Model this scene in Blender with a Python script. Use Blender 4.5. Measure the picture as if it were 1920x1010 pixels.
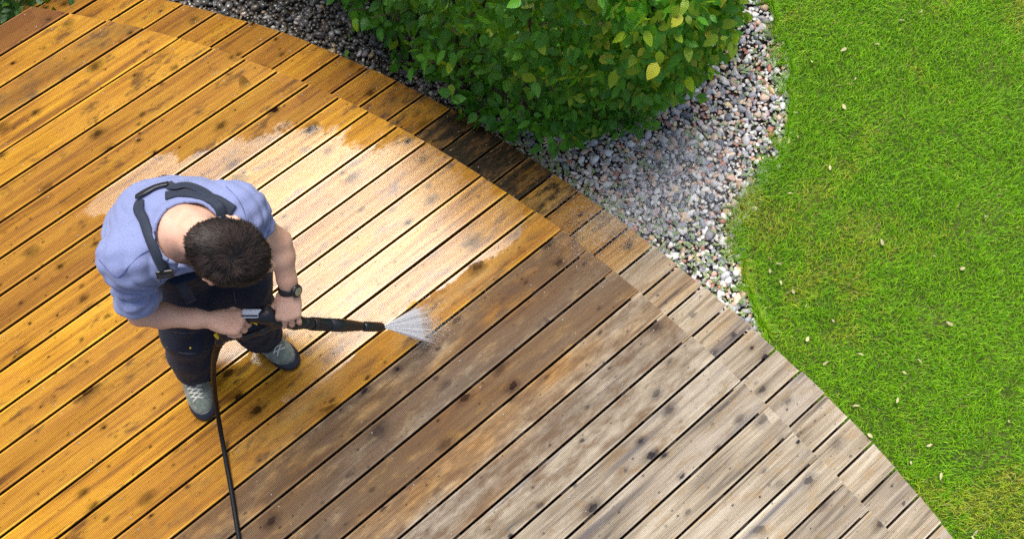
import bpy, bmesh, math, random
import numpy as np
from mathutils import Vector, Matrix
from mathutils.bvhtree import BVHTree

random.seed(7)
rng = np.random.default_rng(11)
scene = bpy.context.scene
for o in list(bpy.data.objects):
    bpy.data.objects.remove(o)
col = scene.collection

# ------------------------------------------------------------------ camera
DECK_Z = 0.30                 # top of the deck above the lawn
STEP_Z = DECK_Z - 0.199       # top of the lower step
CAM_H = 3.9186 + DECK_Z
TILT, ROLL, BOARD_A = 1.24878, 0.13327, 0.82769
FOC = 1750.0                  # focal length in pixels of a 1920 px wide frame
PITCH, K0 = 0.145, 22.0951    # board spacing; line k lies at v = (K0-k)*PITCH
# world axes: x along the boards, y across them, z up; the camera's heading is turned by BOARD_A
TURN = Matrix.Rotation(-BOARD_A, 3, 'Z')
F_ = TURN @ Vector((0, math.cos(TILT), -math.sin(TILT)))
U_ = TURN @ Vector((0, math.sin(TILT), math.cos(TILT)))
X_ = TURN @ Vector((1, 0, 0))
cr, sr = math.cos(ROLL), math.sin(ROLL)
CX = X_ * cr + U_ * sr
CY = X_ * -sr + U_ * cr
CAM = Vector((0, 0, CAM_H))
cam_d = bpy.data.cameras.new('camera')
cam = bpy.data.objects.new('camera', cam_d)
col.objects.link(cam)
m = Matrix.Identity(4)
for i, c in enumerate((CX, CY, -F_)):
    for j in range(3):
        m[j][i] = c[j]
m.translation = CAM
cam.matrix_world = m
cam_d.sensor_width = 36.0
cam_d.lens = FOC / 1920 * 36.0
cam_d.clip_start, cam_d.clip_end = 0.05, 300.0
scene.camera = cam

# ------------------------------------------------------------------ sky, sun, exposure
SUN_DIR = (TURN @ Vector((-0.60, 1.05, 3.9))).normalized()      # towards the veiled sun
world = bpy.data.worlds.new('World')
scene.world = world
world.use_nodes = True
world.cycles.sampling_method = 'MANUAL'
world.cycles.sample_map_resolution = 256
wn = world.node_tree
sky = wn.nodes.new('ShaderNodeTexSky')
sky.sky_type = 'NISHITA'
sky.sun_disc = False
sky.sun_elevation = math.asin(SUN_DIR.z)
sky.sun_rotation = math.atan2(SUN_DIR.x, SUN_DIR.y)
sky.air_density = 1.0
sky.dust_density = 5.0
sky.ozone_density = 1.0
bg = wn.nodes['Background']
bg.inputs['Strength'].default_value = 0.10
wn.links.new(sky.outputs['Color'], bg.inputs['Color'])
sun_d = bpy.data.lights.new('sun', 'SUN')
sun_d.energy = 2.3
sun_d.angle = math.radians(32)
sun_d.color = (1.0, 0.975, 0.94)
sun = bpy.data.objects.new('sun', sun_d)
sun.rotation_euler = SUN_DIR.to_track_quat('Z', 'Y').to_euler()
sun.location = (-1, 2, 8)
col.objects.link(sun)
vs = scene.view_settings
vs.view_transform = 'Standard'
vs.look = 'None'
vs.gamma = 1.0
vs.exposure = 0.86
vs.use_curve_mapping = False

scene.cycles.use_denoising = False
scene.cycles.filter_width = 1.5
scene.cycles.max_bounces = 6
scene.cycles.diffuse_bounces = 3
scene.cycles.glossy_bounces = 3
scene.cycles.transmission_bounces = 4
scene.cycles.transparent_max_bounces = 48

# ------------------------------------------------------------------ helpers
def ray_dir(px, py):
    return (CX * ((px - 960) / FOC) + CY * (-(py - 505) / FOC) + F_).normalized()

def P(px, py, z=0.0):
    """survey point seen at (px, py) whose height above the deck is z"""
    d = ray_dir(px, py)
    return CAM + d * ((z + DECK_Z - CAM_H) / d.z)

UD, VD = Vector((1, 0, 0)), Vector((0, 1, 0))

def W(x, y, z=0.0):
    """survey frame (x right, y away from the camera, z above the deck) to world"""
    return TURN @ Vector((x, y, z + DECK_Z))

def D(x, y, z=0.0):
    return (TURN @ Vector((x, y, z))).normalized()

def uvw(u, v, z):
    return UD * u + VD * v + Vector((0, 0, z))

def mesh_obj(name, verts, faces, mat=None, parent=None, smooth=True):
    me = bpy.data.meshes.new(name)
    me.from_pydata([tuple(v) for v in verts], [], [tuple(f) for f in faces])
    me.update()
    return link_mesh(name, me, mat, parent, smooth)

def link_mesh(name, me, mat=None, parent=None, smooth=True):
    if smooth and len(me.polygons):
        me.polygons.foreach_set('use_smooth', np.ones(len(me.polygons), bool))
    o = bpy.data.objects.new(name, me)
    col.objects.link(o)
    if mat and not me.materials:
        me.materials.append(mat)
    if parent:
        o.parent = parent
        o.matrix_parent_inverse = parent.matrix_world.inverted()
    return o

def np_mesh(name, V, Fc, mat=None, parent=None, smooth=True, cols=None, uvs=None):
    """fast mesh from arrays; Fc is (n,3) or (n,4); cols per vertex RGB; uvs per vertex"""
    V = np.asarray(V, np.float32); Fc = np.asarray(Fc, np.int32)
    n, k = Fc.shape
    me = bpy.data.meshes.new(name)
    me.vertices.add(len(V)); me.vertices.foreach_set('co', V.ravel())
    me.loops.add(n * k); me.loops.foreach_set('vertex_index', Fc.ravel())
    me.polygons.add(n)
    me.polygons.foreach_set('loop_start', np.arange(0, n * k, k, dtype=np.int32))
    me.polygons.foreach_set('loop_total', np.full(n, k, np.int32))
    me.update(calc_edges=True)
    if cols is not None:
        at = me.color_attributes.new('col', 'FLOAT_COLOR', 'POINT')
        c4 = np.ones((len(V), 4), np.float32); c4[:, :cols.shape[1]] = cols
        at.data.foreach_set('color', c4.ravel())
    if uvs is not None:
        ul = me.uv_layers.new(name='UVMap')
        ul.data.foreach_set('uv', np.asarray(uvs, np.float32)[Fc.ravel()].ravel())
    return link_mesh(name, me, mat, parent, smooth)

def empty(name, loc=(0, 0, 0)):
    o = bpy.data.objects.new(name, None)
    o.location = loc
    o.empty_display_size = 0.1
    col.objects.link(o)
    bpy.context.view_layer.update()
    return o

def tag(o, label=None, cat=None, group=None, kind=None):
    if label: o['label'] = label
    if cat: o['category'] = cat
    if group: o['group'] = group
    if kind: o['kind'] = kind
    return o

def catmull(pts, n=8):
    pts = [Vector(p) for p in pts]
    out = []
    for i in range(len(pts) - 1):
        p0 = pts[max(i - 1, 0)]; p1 = pts[i]; p2 = pts[i + 1]; p3 = pts[min(i + 2, len(pts) - 1)]
        for s in range(n):
            t = s / n
            out.append(0.5 * ((2 * p1) + (p2 - p0) * t + (2 * p0 - 5 * p1 + 4 * p2 - p3) * t * t + (3 * p1 - p0 - 3 * p2 + p3) * t ** 3))
    out.append(pts[-1])
    return out

def tube(path, rad, seg=12, caps=True, flat=1.0, flat_axis=None):
    path = [Vector(p) for p in path]
    n = len(path)
    if not hasattr(rad, '__len__'): rad = [rad] * n
    V, Fc = [], []
    up = Vector((0, 0, 1))
    t0 = (path[1] - path[0]).normalized()
    if abs(t0.dot(up)) > 0.95: up = Vector((0, 1, 0))
    nrm = (up - t0 * up.dot(t0)).normalized()
    for i in range(n):
        t = (path[min(i + 1, n - 1)] - path[max(i - 1, 0)]).normalized()
        nrm = (nrm - t * nrm.dot(t)).normalized()
        b = t.cross(nrm)
        for s in range(seg):
            a = 2 * math.pi * s / seg
            V.append(path[i] + nrm * (math.cos(a) * rad[i]) + b * (math.sin(a) * rad[i]))
    for i in range(n - 1):
        for s in range(seg):
            s2 = (s + 1) % seg
            Fc.append((i * seg + s, i * seg + s2, (i + 1) * seg + s2, (i + 1) * seg + s))
    if caps:
        Fc.append(tuple(range(seg))[::-1]); Fc.append(tuple((n - 1) * seg + s for s in range(seg)))
    return V, Fc

def vnoise(x, y, scale, seed=0, octaves=3):
    """tileless value noise in 0..1 on arrays"""
    out = np.zeros_like(x, dtype=np.float64); amp = 1.0; tot = 0
    r = np.random.default_rng(seed)
    for o in range(octaves):
        T = r.random((64, 64))
        xs, ys = x * scale * 2 ** o + 17.3 * o, y * scale * 2 ** o + 5.1 * o
        xi, yi = np.floor(xs).astype(int), np.floor(ys).astype(int)
        fx, fy = xs - xi, ys - yi
        fx = fx * fx * (3 - 2 * fx); fy = fy * fy * (3 - 2 * fy)
        g = lambda i, j: T[i % 64, j % 64]
        out += amp * ((g(xi, yi) * (1 - fx) + g(xi + 1, yi) * fx) * (1 - fy) + (g(xi, yi + 1) * (1 - fx) + g(xi + 1, yi + 1) * fx) * fy)
        tot += amp; amp *= 0.5
    return out / tot

def in_poly(x, y, poly):
    inside = np.zeros(x.shape, bool)
    n = len(poly); j = n - 1
    for i in range(n):
        xi, yi = poly[i]; xj, yj = poly[j]
        c = ((yi > y) != (yj > y)) & (x < (xj - xi) * (y - yi) / (yj - yi + 1e-12) + xi)
        inside ^= c; j = i
    return inside

def poly_dist(x, y, line):
    d = np.full(x.shape, 1e9)
    for (x0, y0), (x1, y1) in zip(line[:-1], line[1:]):
        dx, dy = x1 - x0, y1 - y0
        t = np.clip(((x - x0) * dx + (y - y0) * dy) / (dx * dx + dy * dy), 0, 1)
        d = np.minimum(d, np.hypot(x - x0 - t * dx, y - y0 - t * dy))
    return d

# ------------------------------------------------------------------ material helpers
class NT:
    def __init__(s, name):
        s.m = bpy.data.materials.new(name); s.m.use_nodes = True
        s.t = s.m.node_tree; s.n = s.t.nodes; s.l = s.t.links
        s.b = s.n['Principled BSDF']
        s.out = s.n['Material Output']
    def node(s, typ, ins=None, **kw):
        n = s.n.new(typ)
        for k, v in kw.items(): setattr(n, k, v)
        for k, v in (ins or {}).items(): s.set(n.inputs[k], v)
        return n
    def set(s, inp, v):
        if isinstance(v, bpy.types.NodeSocket): s.l.new(v, inp)
        elif isinstance(v, (tuple, list)) and len(v) == 3 and inp.type == 'RGBA': inp.default_value = (*v, 1)
        else: inp.default_value = v
    def math(s, op, a, b=None, c=None, clamp=False):
        n = s.n.new('ShaderNodeMath'); n.operation = op; n.use_clamp = clamp
        s.set(n.inputs[0], a)
        if b is not None: s.set(n.inputs[1], b)
        if c is not None: s.set(n.inputs[2], c)
        return n.outputs[0]
    def mix(s, f, a, b, blend='MIX'):
        n = s.n.new('ShaderNodeMix'); n.data_type = 'RGBA'; n.blend_type = blend; n.clamp_factor = True
        s.set(n.inputs[0], f); s.set(n.inputs[6], a); s.set(n.inputs[7], b)
        return n.outputs[2]
    def smooth(s, x, lo, hi):
        n = s.n.new('ShaderNodeMapRange'); n.interpolation_type = 'SMOOTHSTEP'
        s.set(n.inputs[0], x); n.inputs[1].default_value = lo; n.inputs[2].default_value = hi
        return n.outputs[0]
    def noise(s, vec, scale, detail=3, rough=0.55, dist=0.0, dims='3D'):
        n = s.node('ShaderNodeTexNoise', {'Scale': scale, 'Detail': detail, 'Roughness': rough, 'Distortion': dist}, noise_dimensions=dims)
        s.set(n.inputs['Vector'], vec)
        return n.outputs[0]
    def ramp(s, f, stops):
        n = s.n.new('ShaderNodeValToRGB'); s.set(n.inputs[0], f)
        e = n.color_ramp.elements
        while len(e) < len(stops): e.new(0.5)
        for x, (p, c) in zip(e, stops): x.position = p; x.color = (*c, 1)
        return n.outputs[0]
    def bump(s, h, strength=0.3, dist=0.01):
        n = s.node('ShaderNodeBump', {'Strength': strength, 'Distance': dist, 'Height': h})
        s.l.new(n.outputs[0], s.b.inputs['Normal'])
    def P(s, **kw):
        names = {'color': 'Base Color', 'rough': 'Roughness', 'metal': 'Metallic', 'spec': 'Specular IOR Level', 'coat': 'Coat Weight',
                 'coat_rough': 'Coat Roughness', 'sheen': 'Sheen Weight', 'sss': 'Subsurface Weight', 'alpha': 'Alpha', 'ior': 'IOR', 'trans': 'Transmission Weight'}
        for k, v in kw.items(): s.set(s.b.inputs[names[k]], v)
        return s.m

def plain(name, color, rough=0.5, var=0.15, scale=40, bump=0.0, **kw):
    t = NT(name)
    co = t.node('ShaderNodeTexCoord').outputs['Object']
    n = t.noise(co, scale, 4)
    c = t.mix(n, tuple(x * (1 - var) for x in color), tuple(min(1, x * (1 + var)) for x in color))
    if bump: t.bump(n, bump, 0.002)
    return t.P(color=c, rough=t.math('ADD', t.math('MULTIPLY', n, 0.2), rough - 0.1), **kw)

# ------------------------------------------------------------------ deck wood
def wood_material(name, clean=True, grey=False, film=False, mould=False):
    t = NT(name)
    pos = t.node('ShaderNodeNewGeometry').outputs['Position']
    sep = t.node('ShaderNodeSeparateXYZ', {0: pos}); u, v = sep.outputs[0], sep.outputs[1]
    oi = t.node('ShaderNodeObjectInfo')
    rnd = oi.outputs['Random']
    oc = t.node('ShaderNodeSeparateColor', {0: oi.outputs['Color']})
    weath, dark, tint = oc.outputs[0], oc.outputs[1], oc.outputs[2]
    rz = t.math('MULTIPLY', rnd, 60.0)
    rnd2 = t.math('FRACT', t.math('MULTIPLY', rnd, 37.31))
    def vec(su, sv, off=0.0):
        return t.node('ShaderNodeCombineXYZ', {0: t.math('MULTIPLY', u, su), 1: t.math('MULTIPLY', v, sv), 2: t.math('ADD', rz, off)}).outputs[0]
    # grain first: it also bends and breaks up the knots
    grain = t.noise(vec(1.6, 42), 1.0, 3, 0.62, 0.5)
    fine = t.noise(vec(6, 230, 11), 1.0, 2, 0.7)
    blot = t.noise(vec(1.5, 6, 23), 1.0, 2, 0.6)
    blot2 = t.noise(vec(7, 20, 37), 1.0, 3, 0.7)
    wob = t.math('SUBTRACT', blot2, 0.5)
    jag = t.math('SUBTRACT', t.noise(vec(38, 70, 61), 1.0, 2, 0.6), 0.5)
    # knots: sparse random cells, sizes varied, each board its own set
    def knots(cell_u, cell_v, off, rmax, thr):
        vu = t.math('ADD', t.math('MULTIPLY', u, 1 / cell_u), t.math('MULTIPLY', rnd, 91.0 + off))
        vv = t.math('ADD', t.math('MULTIPLY', v, 1 / cell_v), off)
        vn = t.node('ShaderNodeTexVoronoi', {'Vector': t.node('ShaderNodeCombineXYZ', {0: vu, 1: vv, 2: 0.0}).outputs[0], 'Scale': 1.0, 'Randomness': 1.0}, voronoi_dimensions='2D')
        cs = t.node('ShaderNodeSeparateColor', {0: vn.outputs['Color']})
        on = t.math('GREATER_THAN', cs.outputs[0], thr)
        r = t.math('ADD', t.math('MULTIPLY', t.math('POWER', cs.outputs[1], 2.0), rmax), rmax * 0.34)
        d = t.math('ADD', vn.outputs['Distance'], t.math('ADD', t.math('MULTIPLY', wob, 0.22), t.math('MULTIPLY', jag, 0.20)))
        q = t.math('DIVIDE', d, r)
        core = t.math('MULTIPLY', on, t.math('MULTIPLY', t.math('SUBTRACT', 1.0, t.smooth(q, 0.52, 1.0)), t.math('MULTIPLY', t.math('ADD', 0.55, blot2), t.math('ADD', 0.45, t.math('MULTIPLY', cs.outputs[2], 0.55)))))
        halo = t.math('MULTIPLY', on, t.math('SUBTRACT', 1.0, t.smooth(q, 0.5, 2.2)))
        return core, halo
    c1, h1 = knots(0.17, 0.10, 0.0, 0.18, 0.64)
    c2, h2 = knots(0.06, 0.042, 7.3, 0.13, 0.76)
    core = t.math('MAXIMUM', c1, t.math('MULTIPLY', c2, 0.85)); halo = t.math('MULTIPLY', t.math('MAXIMUM', h1, t.math('MULTIPLY', h2, 0.3)), 0.55 if not clean else 0.85)
    g = t.math('ADD', t.math('MULTIPLY', grain, 0.55), t.math('ADD', t.math('MULTIPLY', fine, 0.22), t.math('MULTIPLY', blot, 0.33)))
    c = None
    if clean:
        clean_c = t.ramp(g, [(0.37, (0.090, 0.027, 0.002)), (0.45, (0.33, 0.138, 0.005)), (0.54, (0.55, 0.275, 0.010)), (0.67, (0.70, 0.42, 0.030))])
        clean_c = t.mix(t.math('MULTIPLY', tint, 0.85), clean_c, (0.16, 0.040, 0.006), 'MIX')
        clean_c = t.mix(1.0, clean_c, t.mix(rnd2, (0.70, 0.62, 0.6), (1.12, 1.14, 1.0)), 'MULTIPLY')
        # each board is glued up from blocks of differing tone
        sg = t.math('FLOOR', t.math('ADD', t.math('MULTIPLY', u, 3.1), t.math('MULTIPLY', rnd, 13.0)))
        blk = t.node('ShaderNodeTexWhiteNoise', {'Vector': t.node('ShaderNodeCombineXYZ', {0: sg, 1: t.math('FLOOR', t.math('ADD', t.math('MULTIPLY', v, 17.0), rz)), 2: rz}).outputs[0]}, noise_dimensions='3D').outputs[0]
        clean_c = t.mix(t.math('MULTIPLY', blk, 0.32), clean_c, (0.56, 0.27, 0.04))
        clean_c = t.mix(t.math('MULTIPLY', t.smooth(t.math('ADD', blot2, t.math('MULTIPLY', blot, 0.5)), 0.80, 1.0), 0.75), clean_c, (0.10, 0.030, 0.004))
        c = clean_c
    wmask = 0.0
    if grey:
        grey_c = t.ramp(g, [(0.37, (0.060, 0.057, 0.060)), (0.44, (0.180, 0.153, 0.118)), (0.53, (0.33, 0.283, 0.212)), (0.66, (0.47, 0.425, 0.345))])
        grey_c = t.mix(t.math('MULTIPLY', t.smooth(blot2, 0.50, 0.68), 0.6), grey_c, (0.33, 0.235, 0.12))
        streak = t.smooth(t.noise(vec(0.9, 13, 51), 1.0, 2, 0.6), 0.56, 0.72)
        grey_c = t.mix(t.math('MULTIPLY', streak, 0.75), grey_c, (0.085, 0.088, 0.115))
        grey_c = t.mix(1.0, grey_c, t.mix(rnd2, (0.84, 0.81, 0.80), (1.12, 1.09, 1.03)), 'MULTIPLY')
        if clean:
            wmask = t.smooth(t.math('ADD', weath, t.math('MULTIPLY', t.math('SUBTRACT', blot, 0.5), 0.7 if not mould else 0.35)), 0.25, 0.75)
            c = t.mix(wmask, clean_c, grey_c)
        else:
            wmask = 1.0; c = grey_c
    gm = None
    if clean:
        # wet grime that is coming loose: dark brown, broken up by the grain
        gr = t.math('ADD', t.math('MULTIPLY', t.math('SUBTRACT', dark, 0.5), 1.5), t.math('ADD', t.math('MULTIPLY', wob, 1.6), t.math('MULTIPLY', t.math('ADD', fine, grain), 0.5)))
        gm = t.math('MULTIPLY', t.smooth(gr, 0.0, 0.8), t.math('MINIMUM', t.math('MULTIPLY', dark, 2.5), 1.0))
        c = t.mix(t.math('MULTIPLY', gm, 0.86), c, t.mix(t.math('ADD', t.math('MULTIPLY', grain, 0.8), t.math('MULTIPLY', wob, 0.6)), (0.028, 0.016, 0.011), (0.20, 0.115, 0.062)))
    if mould:
        al = t.smooth(t.math('ADD', t.noise(vec(6, 20, 71), 1.0, 4, 0.75), t.math('MULTIPLY', oi.outputs['Alpha'], 0.42)), 0.74, 0.90)
        c = t.mix(t.math('MULTIPLY', al, 0.92), c, (0.020, 0.017, 0.007))
    kd = t.math('MAXIMUM', core, t.math('MULTIPLY', halo, t.math('ADD', 0.16, t.math('MULTIPLY', t.math('MULTIPLY', blot2, blot2), 1.9))))
    kcol = t.mix(wmask, (0.022, 0.006, 0.002), (0.030, 0.027, 0.032))
    c = t.mix(t.math('MULTIPLY', kd, 0.95), c, kcol)
    rough_dry = t.math('ADD', 0.50 if grey else 0.42, t.math('MULTIPLY', fine, 0.2))
    if film:
        # standing water film: smooth, ragged edged patches on the boards being washed
        rag = t.math('MULTIPLY', t.math('SUBTRACT', t.noise(vec(7, 16, 83), 1.0, 4, 0.72), 0.5), 0.6)
        fl = None
        for cu, cv, ru, rv in FILM:
            du = t.math('DIVIDE', t.math('SUBTRACT', u, cu), ru); dv = t.math('DIVIDE', t.math('SUBTRACT', v, cv), rv)
            e = t.math('SUBTRACT', 1.0, t.math('SQRT', t.math('ADD', t.math('MULTIPLY', du, du), t.math('MULTIPLY', dv, dv))))
            fl = e if fl is None else t.math('MAXIMUM', fl, e)
        fm = t.smooth(t.math('ADD', t.math('ADD', fl, rag), t.math('MULTIPLY', jag, 0.25)), 0.0, 0.14)
        fm = t.math('MULTIPLY', fm, t.math('SUBTRACT', 1.0, t.math('MULTIPLY', gm, 0.6)))
        rough = t.node('ShaderNodeMix', {0: fm, 2: rough_dry, 3: FILM_ROUGH}).outputs[0]
        t.P(color=c, rough=rough, spec=t.math('ADD', t.math('SUBTRACT', 0.22, t.math('MULTIPLY', kd, 0.18)), t.math('MULTIPLY', fm, t.math('MULTIPLY', t.math('ADD', t.math('MULTIPLY', rnd2, 0.45), t.math('MULTIPLY', t.math('ADD', grain, blot2), 0.75)), FILM_SPEC))))
    else:
        t.P(color=c, rough=rough_dry, spec=t.math('SUBTRACT', 0.22, t.math('MULTIPLY', kd, 0.18)))
    return t.m

FILM_ROUGH, FILM_SPEC = 0.23, 0.46
FILM = [(-0.10, 2.27, 0.26, 0.075), (-0.18, 1.37, 0.12, 0.07), (0.50, 1.45, 0.62, 0.42), (0.30, 1.75, 0.55, 0.42), (0.12, 2.12, 0.34, 0.12), (0.78, 1.24, 0.40, 0.20), (0.98, 1.10, 0.24, 0.13),
        (0.42, 1.18, 0.55, 0.165), (-0.05, 2.26, 0.20, 0.07), (0.78, 1.10, 0.40, 0.10), (0.0, 1.25, 0.16, 0.10), (0.05, 1.05, 0.22, 0.05)]
M = {}
M['wood'] = wood_material('washed_wood', film=True)
M['wood_mixed'] = wood_material('half_washed_wood', grey=True, film=True)
M['wood_grey'] = wood_material('weathered_wood', clean=False, grey=True)
M['wood_step'] = wood_material('mouldy_step_wood', grey=True, mould=True)
M['screw'] = plain('screw_steel', (0.12, 0.11, 0.10), 0.4, metal=0.8)
M['board_side'] = plain('damp_shaded_side', (0.055, 0.030, 0.012), 0.7, 0.3, 20)  # damp unwashed sides, coloured darker still to paint shade into the gaps
M['joist'] = plain('dark_joist', (0.035, 0.028, 0.02), 0.8)

# ------------------------------------------------------------------ deck
INNER = [-0.00199, -0.00386, -0.05636, -0.09765, 1.38662]     # end of the boards along u, by v
OUTER = [-0.00444, 0.00905, -0.06352, -0.10773, 1.6883]
def inner(v): return float(np.polyval(INNER, v))
def outer(v): return float(np.polyval(OUTER, min(max(v, -1.6), 3.3))) + (0.0 if v < 3.3 else -0.75 * (v - 3.3))
GAP, THK, NG, GD = 0.0105, 0.027, 22, 0.0042

def board_profile():
    w = PITCH - GAP
    pts = [(0.0, -THK), (0.0, -0.0025), (0.0025, 0.0)]
    p = (w - 0.014) / NG
    for i in range(NG):
        a = 0.007 + i * p
        pts += [(a + 0.27 * p, 0.0), (a + 0.38 * p, -GD), (a + 0.70 * p, -GD), (a + 0.81 * p, 0.0)]
    pts += [(w - 0.0025, 0.0), (w, -0.0025), (w, -THK)]
    return pts
PROF = board_profile()

def make_board(k, z, u0, uend, parent, color, mat):
    vb = (K0 - k - 1) * PITCH + GAP / 2
    V = []
    dz = rng.normal(0, 0.0012); tw = rng.normal(0, 0.006)
    ue0, ue1 = uend(vb), uend(vb + PITCH - GAP)
    w = PITCH - GAP
    je = rng.normal(0, 0.003)
    for (s, zz) in PROF:
        V.append((0.0 + u0(vb + s), s, zz + dz + tw * (s / w - .5) * .3))
    for (s, zz) in PROF:
        V.append((ue0 + (ue1 - ue0) * s / w + je, s, zz + dz + tw * (s / w - .5) * .3))
    n = len(PROF)
    Fc = [(i, i + 1, n + i + 1, n + i) for i in range(n - 1)] + [(n - 1, 0, n, 2 * n - 1), tuple(range(n))[::-1], tuple(range(n, 2 * n))]
    base = UD * u0(vb) + VD * vb + Vector((0, 0, z))
    Vw = [UD * a + VD * (vb + s) + Vector((0, 0, z + zz)) - base for a, s, zz in V]
    o = mesh_obj('board', Vw, Fc, M[mat], None, False)
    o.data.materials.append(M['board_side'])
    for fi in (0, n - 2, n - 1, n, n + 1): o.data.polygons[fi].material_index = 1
    o.location = base
    o.parent = parent
    o.matrix_parent_inverse = parent.matrix_world.inverted()
    o.color = color
    return o

deck = tag(empty('wooden_deck', tuple(uvw(0, 1.2, 0))), 'ribbed wooden deck with a curved edge, half washed orange, half grey', 'deck')
step = tag(empty('deck_step', tuple(uvw(1.5, 1.0, 0))), 'lower step of short ribbed boards curving along the deck edge', 'step')
# r: weathered grey, g: loosened grime, b: red-brown stain, a: black mould
DECKC = {-2: (0, .2, 1, 0), -1: (0, .25, 1.0, 0), 0: (.0, .1, .25, 0), 1: (0, .35, .55, 0), 2: (.05, .05, .05, 0), 3: (.05, 0, 0.0, 0), 4: (.05, 0, .05, 0), 5: (.05, .05, 0, 0),
         6: (.05, .12, .15, 0), 7: (.05, .0, .35, 0), 8: (.1, 0, .0, 0), 9: (.12, 0, .0, 0), 10: (.08, 0, .12, 0), 11: (.1, 0, .0, 0), 12: (.1, 0, .08, 0), 13: (.12, .0, 0, 0),
         14: (.15, .05, .1, 0), 15: (.30, .30, .55, 0), 16: (.48, .56, .20, 0), 17: (.48, .66, .30, 0), 18: (.42, .68, .35, 0), 19: (.60, .46, .10, 0), 20: (.68, .40, 0, 0.06),
         21: (.85, .30, 0, 0), 22: (.92, .10, 0, 0), 23: (.95, .06, 0, 0)}
DECKC.update({19: (.58, .42, .05, 0), 20: (.68, .46, .0, 0), 21: (.80, .40, 0, 0), 22: (.88, .30, 0, 0), 23: (.92, .14, 0, 0), 24: (.96, .08, 0, 0)})
STEPC = {7: (0, .3, .3, .2), 8: (0, .35, .3, .3), 9: (.05, .4, .2, .40), 10: (.1, .6, .1, .80), 11: (.12, .6, .1, .88), 12: (.12, .6, .1, .85), 13: (.2, .55, .1, .80), 14: (.35, .42, 0, .55), 15: (.35, .32, 0, .42),
         16: (.45, .30, 0, .32), 17: (.5, .22, 0, .25), 18: (.62, .15, 0, .12), 19: (.62, .15, 0, .05), 20: (.68, .12, 0, 0), 21: (.72, .1, 0, 0)}
for k in range(-1, 36):
    c = DECKC.get(k, (1.0, 0.03, 0, 0))
    make_board(k, DECK_Z, lambda v: -2.6, inner, deck, c, 'wood' if k < 13 else 'wood_mixed' if k < 25 else 'wood_grey')
for k in range(-4, 36):
    c = STEPC.get(k, (1.0, 0.03, 0, 0) if k > 21 else (.05, .22, .30, 0.06))
    make_board(k, STEP_Z, lambda v: inner(min(v, 3.3)) - 0.09, outer, step, c, 'wood_step' if k < 22 else 'wood_grey')
# screws and joists
sv, sf = [], []
def screw(u, v, z):
    b = len(sv); r = 0.0034
    for s in range(8):
        a = s * math.pi / 4
        sv.append(uvw(u + r * math.cos(a), v + r * math.sin(a), z + 0.0006))
    sv.append(uvw(u, v, z + 0.0012))
    for s in range(8): sf.append((b + s, b + (s + 1) % 8, b + 8))
for k in range(-1, 36):
    vm = (K0 - k - 0.5) * PITCH
    for ju in [x * 0.47 - 2.3 for x in range(8)] + [inner(vm) - 0.10]:
        if ju < inner(vm) - 0.06:
            for s in (-0.045, 0.045): screw(ju + rng.normal(0, .006), vm + s + rng.normal(0, .004), DECK_Z)
tag(mesh_obj('screws', sv, sf, M['screw'], deck, False), kind='stuff')
sv, sf = [], []
for k in range(-4, 36):
    vm = (K0 - k - 0.5) * PITCH
    for ju in (inner(min(vm, 3.3)) + 0.09, outer(vm) - 0.06):
        for s in (-0.045, 0.045): screw(ju + rng.normal(0, .006), vm + s + rng.normal(0, .004), STEP_Z)
tag(mesh_obj('screws', sv, sf, M['screw'], step, False), kind='stuff')
def bar(u, v0, v1, z0, z1, w, parent, name='joist'):
    V = [uvw(u + a, b, c) for a in (-w / 2, w / 2) for b in (v0, v1) for c in (z0, z1)]
    mesh_obj(name, V, [(0, 1, 3, 2), (4, 6, 7, 5), (0, 4, 5, 1), (2, 3, 7, 6), (0, 2, 6, 4), (1, 5, 7, 3)], M['joist'], parent, False)
for x in range(8):
    ju = x * 0.47 - 2.3
    vs_ = [v for v in np.linspace(-2.0, 3.33, 80) if inner(v) - 0.1 > ju]
    if vs_: bar(ju, vs_[0], vs_[-1], 0.02, DECK_Z - THK - 0.002, 0.05, deck)
for a, b in zip(np.linspace(-1.6, 3.2, 16)[:-1], np.linspace(-1.6, 3.2, 16)[1:]):     # fascia under the deck edge, short straight lengths along the curve
    for fn, zt, par, nm in ((inner, DECK_Z - THK - 0.003, deck, 'riser'), (outer, STEP_Z - THK - 0.003, step, 'riser')):
        p, q = uvw(fn(a) - 0.05, a, 0), uvw(fn(b) - 0.05, b, 0)
        n = Vector((-(q - p).y, (q - p).x, 0)).normalized() * 0.011
        V = [w + s * n + Vector((0, 0, z)) for w in (p, q) for s in (-1, 1) for z in (0.004 if nm else 0, zt)]
        mesh_obj(nm, V, [(0, 1, 3, 2), (4, 6, 7, 5), (0, 4, 5, 1), (2, 3, 7, 6), (0, 2, 6, 4), (1, 5, 7, 3)], M['joist'], par, False)
# ------------------------------------------------------------------ ground, gravel bed, lawn
def turn(xy):
    """survey-frame 2D points to world"""
    a = np.asarray(xy, float); c, s = math.cos(BOARD_A), math.sin(BOARD_A)
    return np.stack([a[:, 0] * c + a[:, 1] * s, -a[:, 0] * s + a[:, 1] * c], 1)

_CXn, _CYn, _Fn, _CAMn = (np.array(v) for v in (CX, CY, F_, CAM))
def project(V):
    w = np.asarray(V) - _CAMn
    d = w @ _Fn
    return 960 + FOC * (w @ _CXn) / d, 505 - FOC * (w @ _CYn) / d, d
def in_view(V, mar=260):
    x, y, d = project(V)
    return (x > -mar) & (x < 1920 + mar) & (y > -mar) & (y < 1010 + mar)

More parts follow.
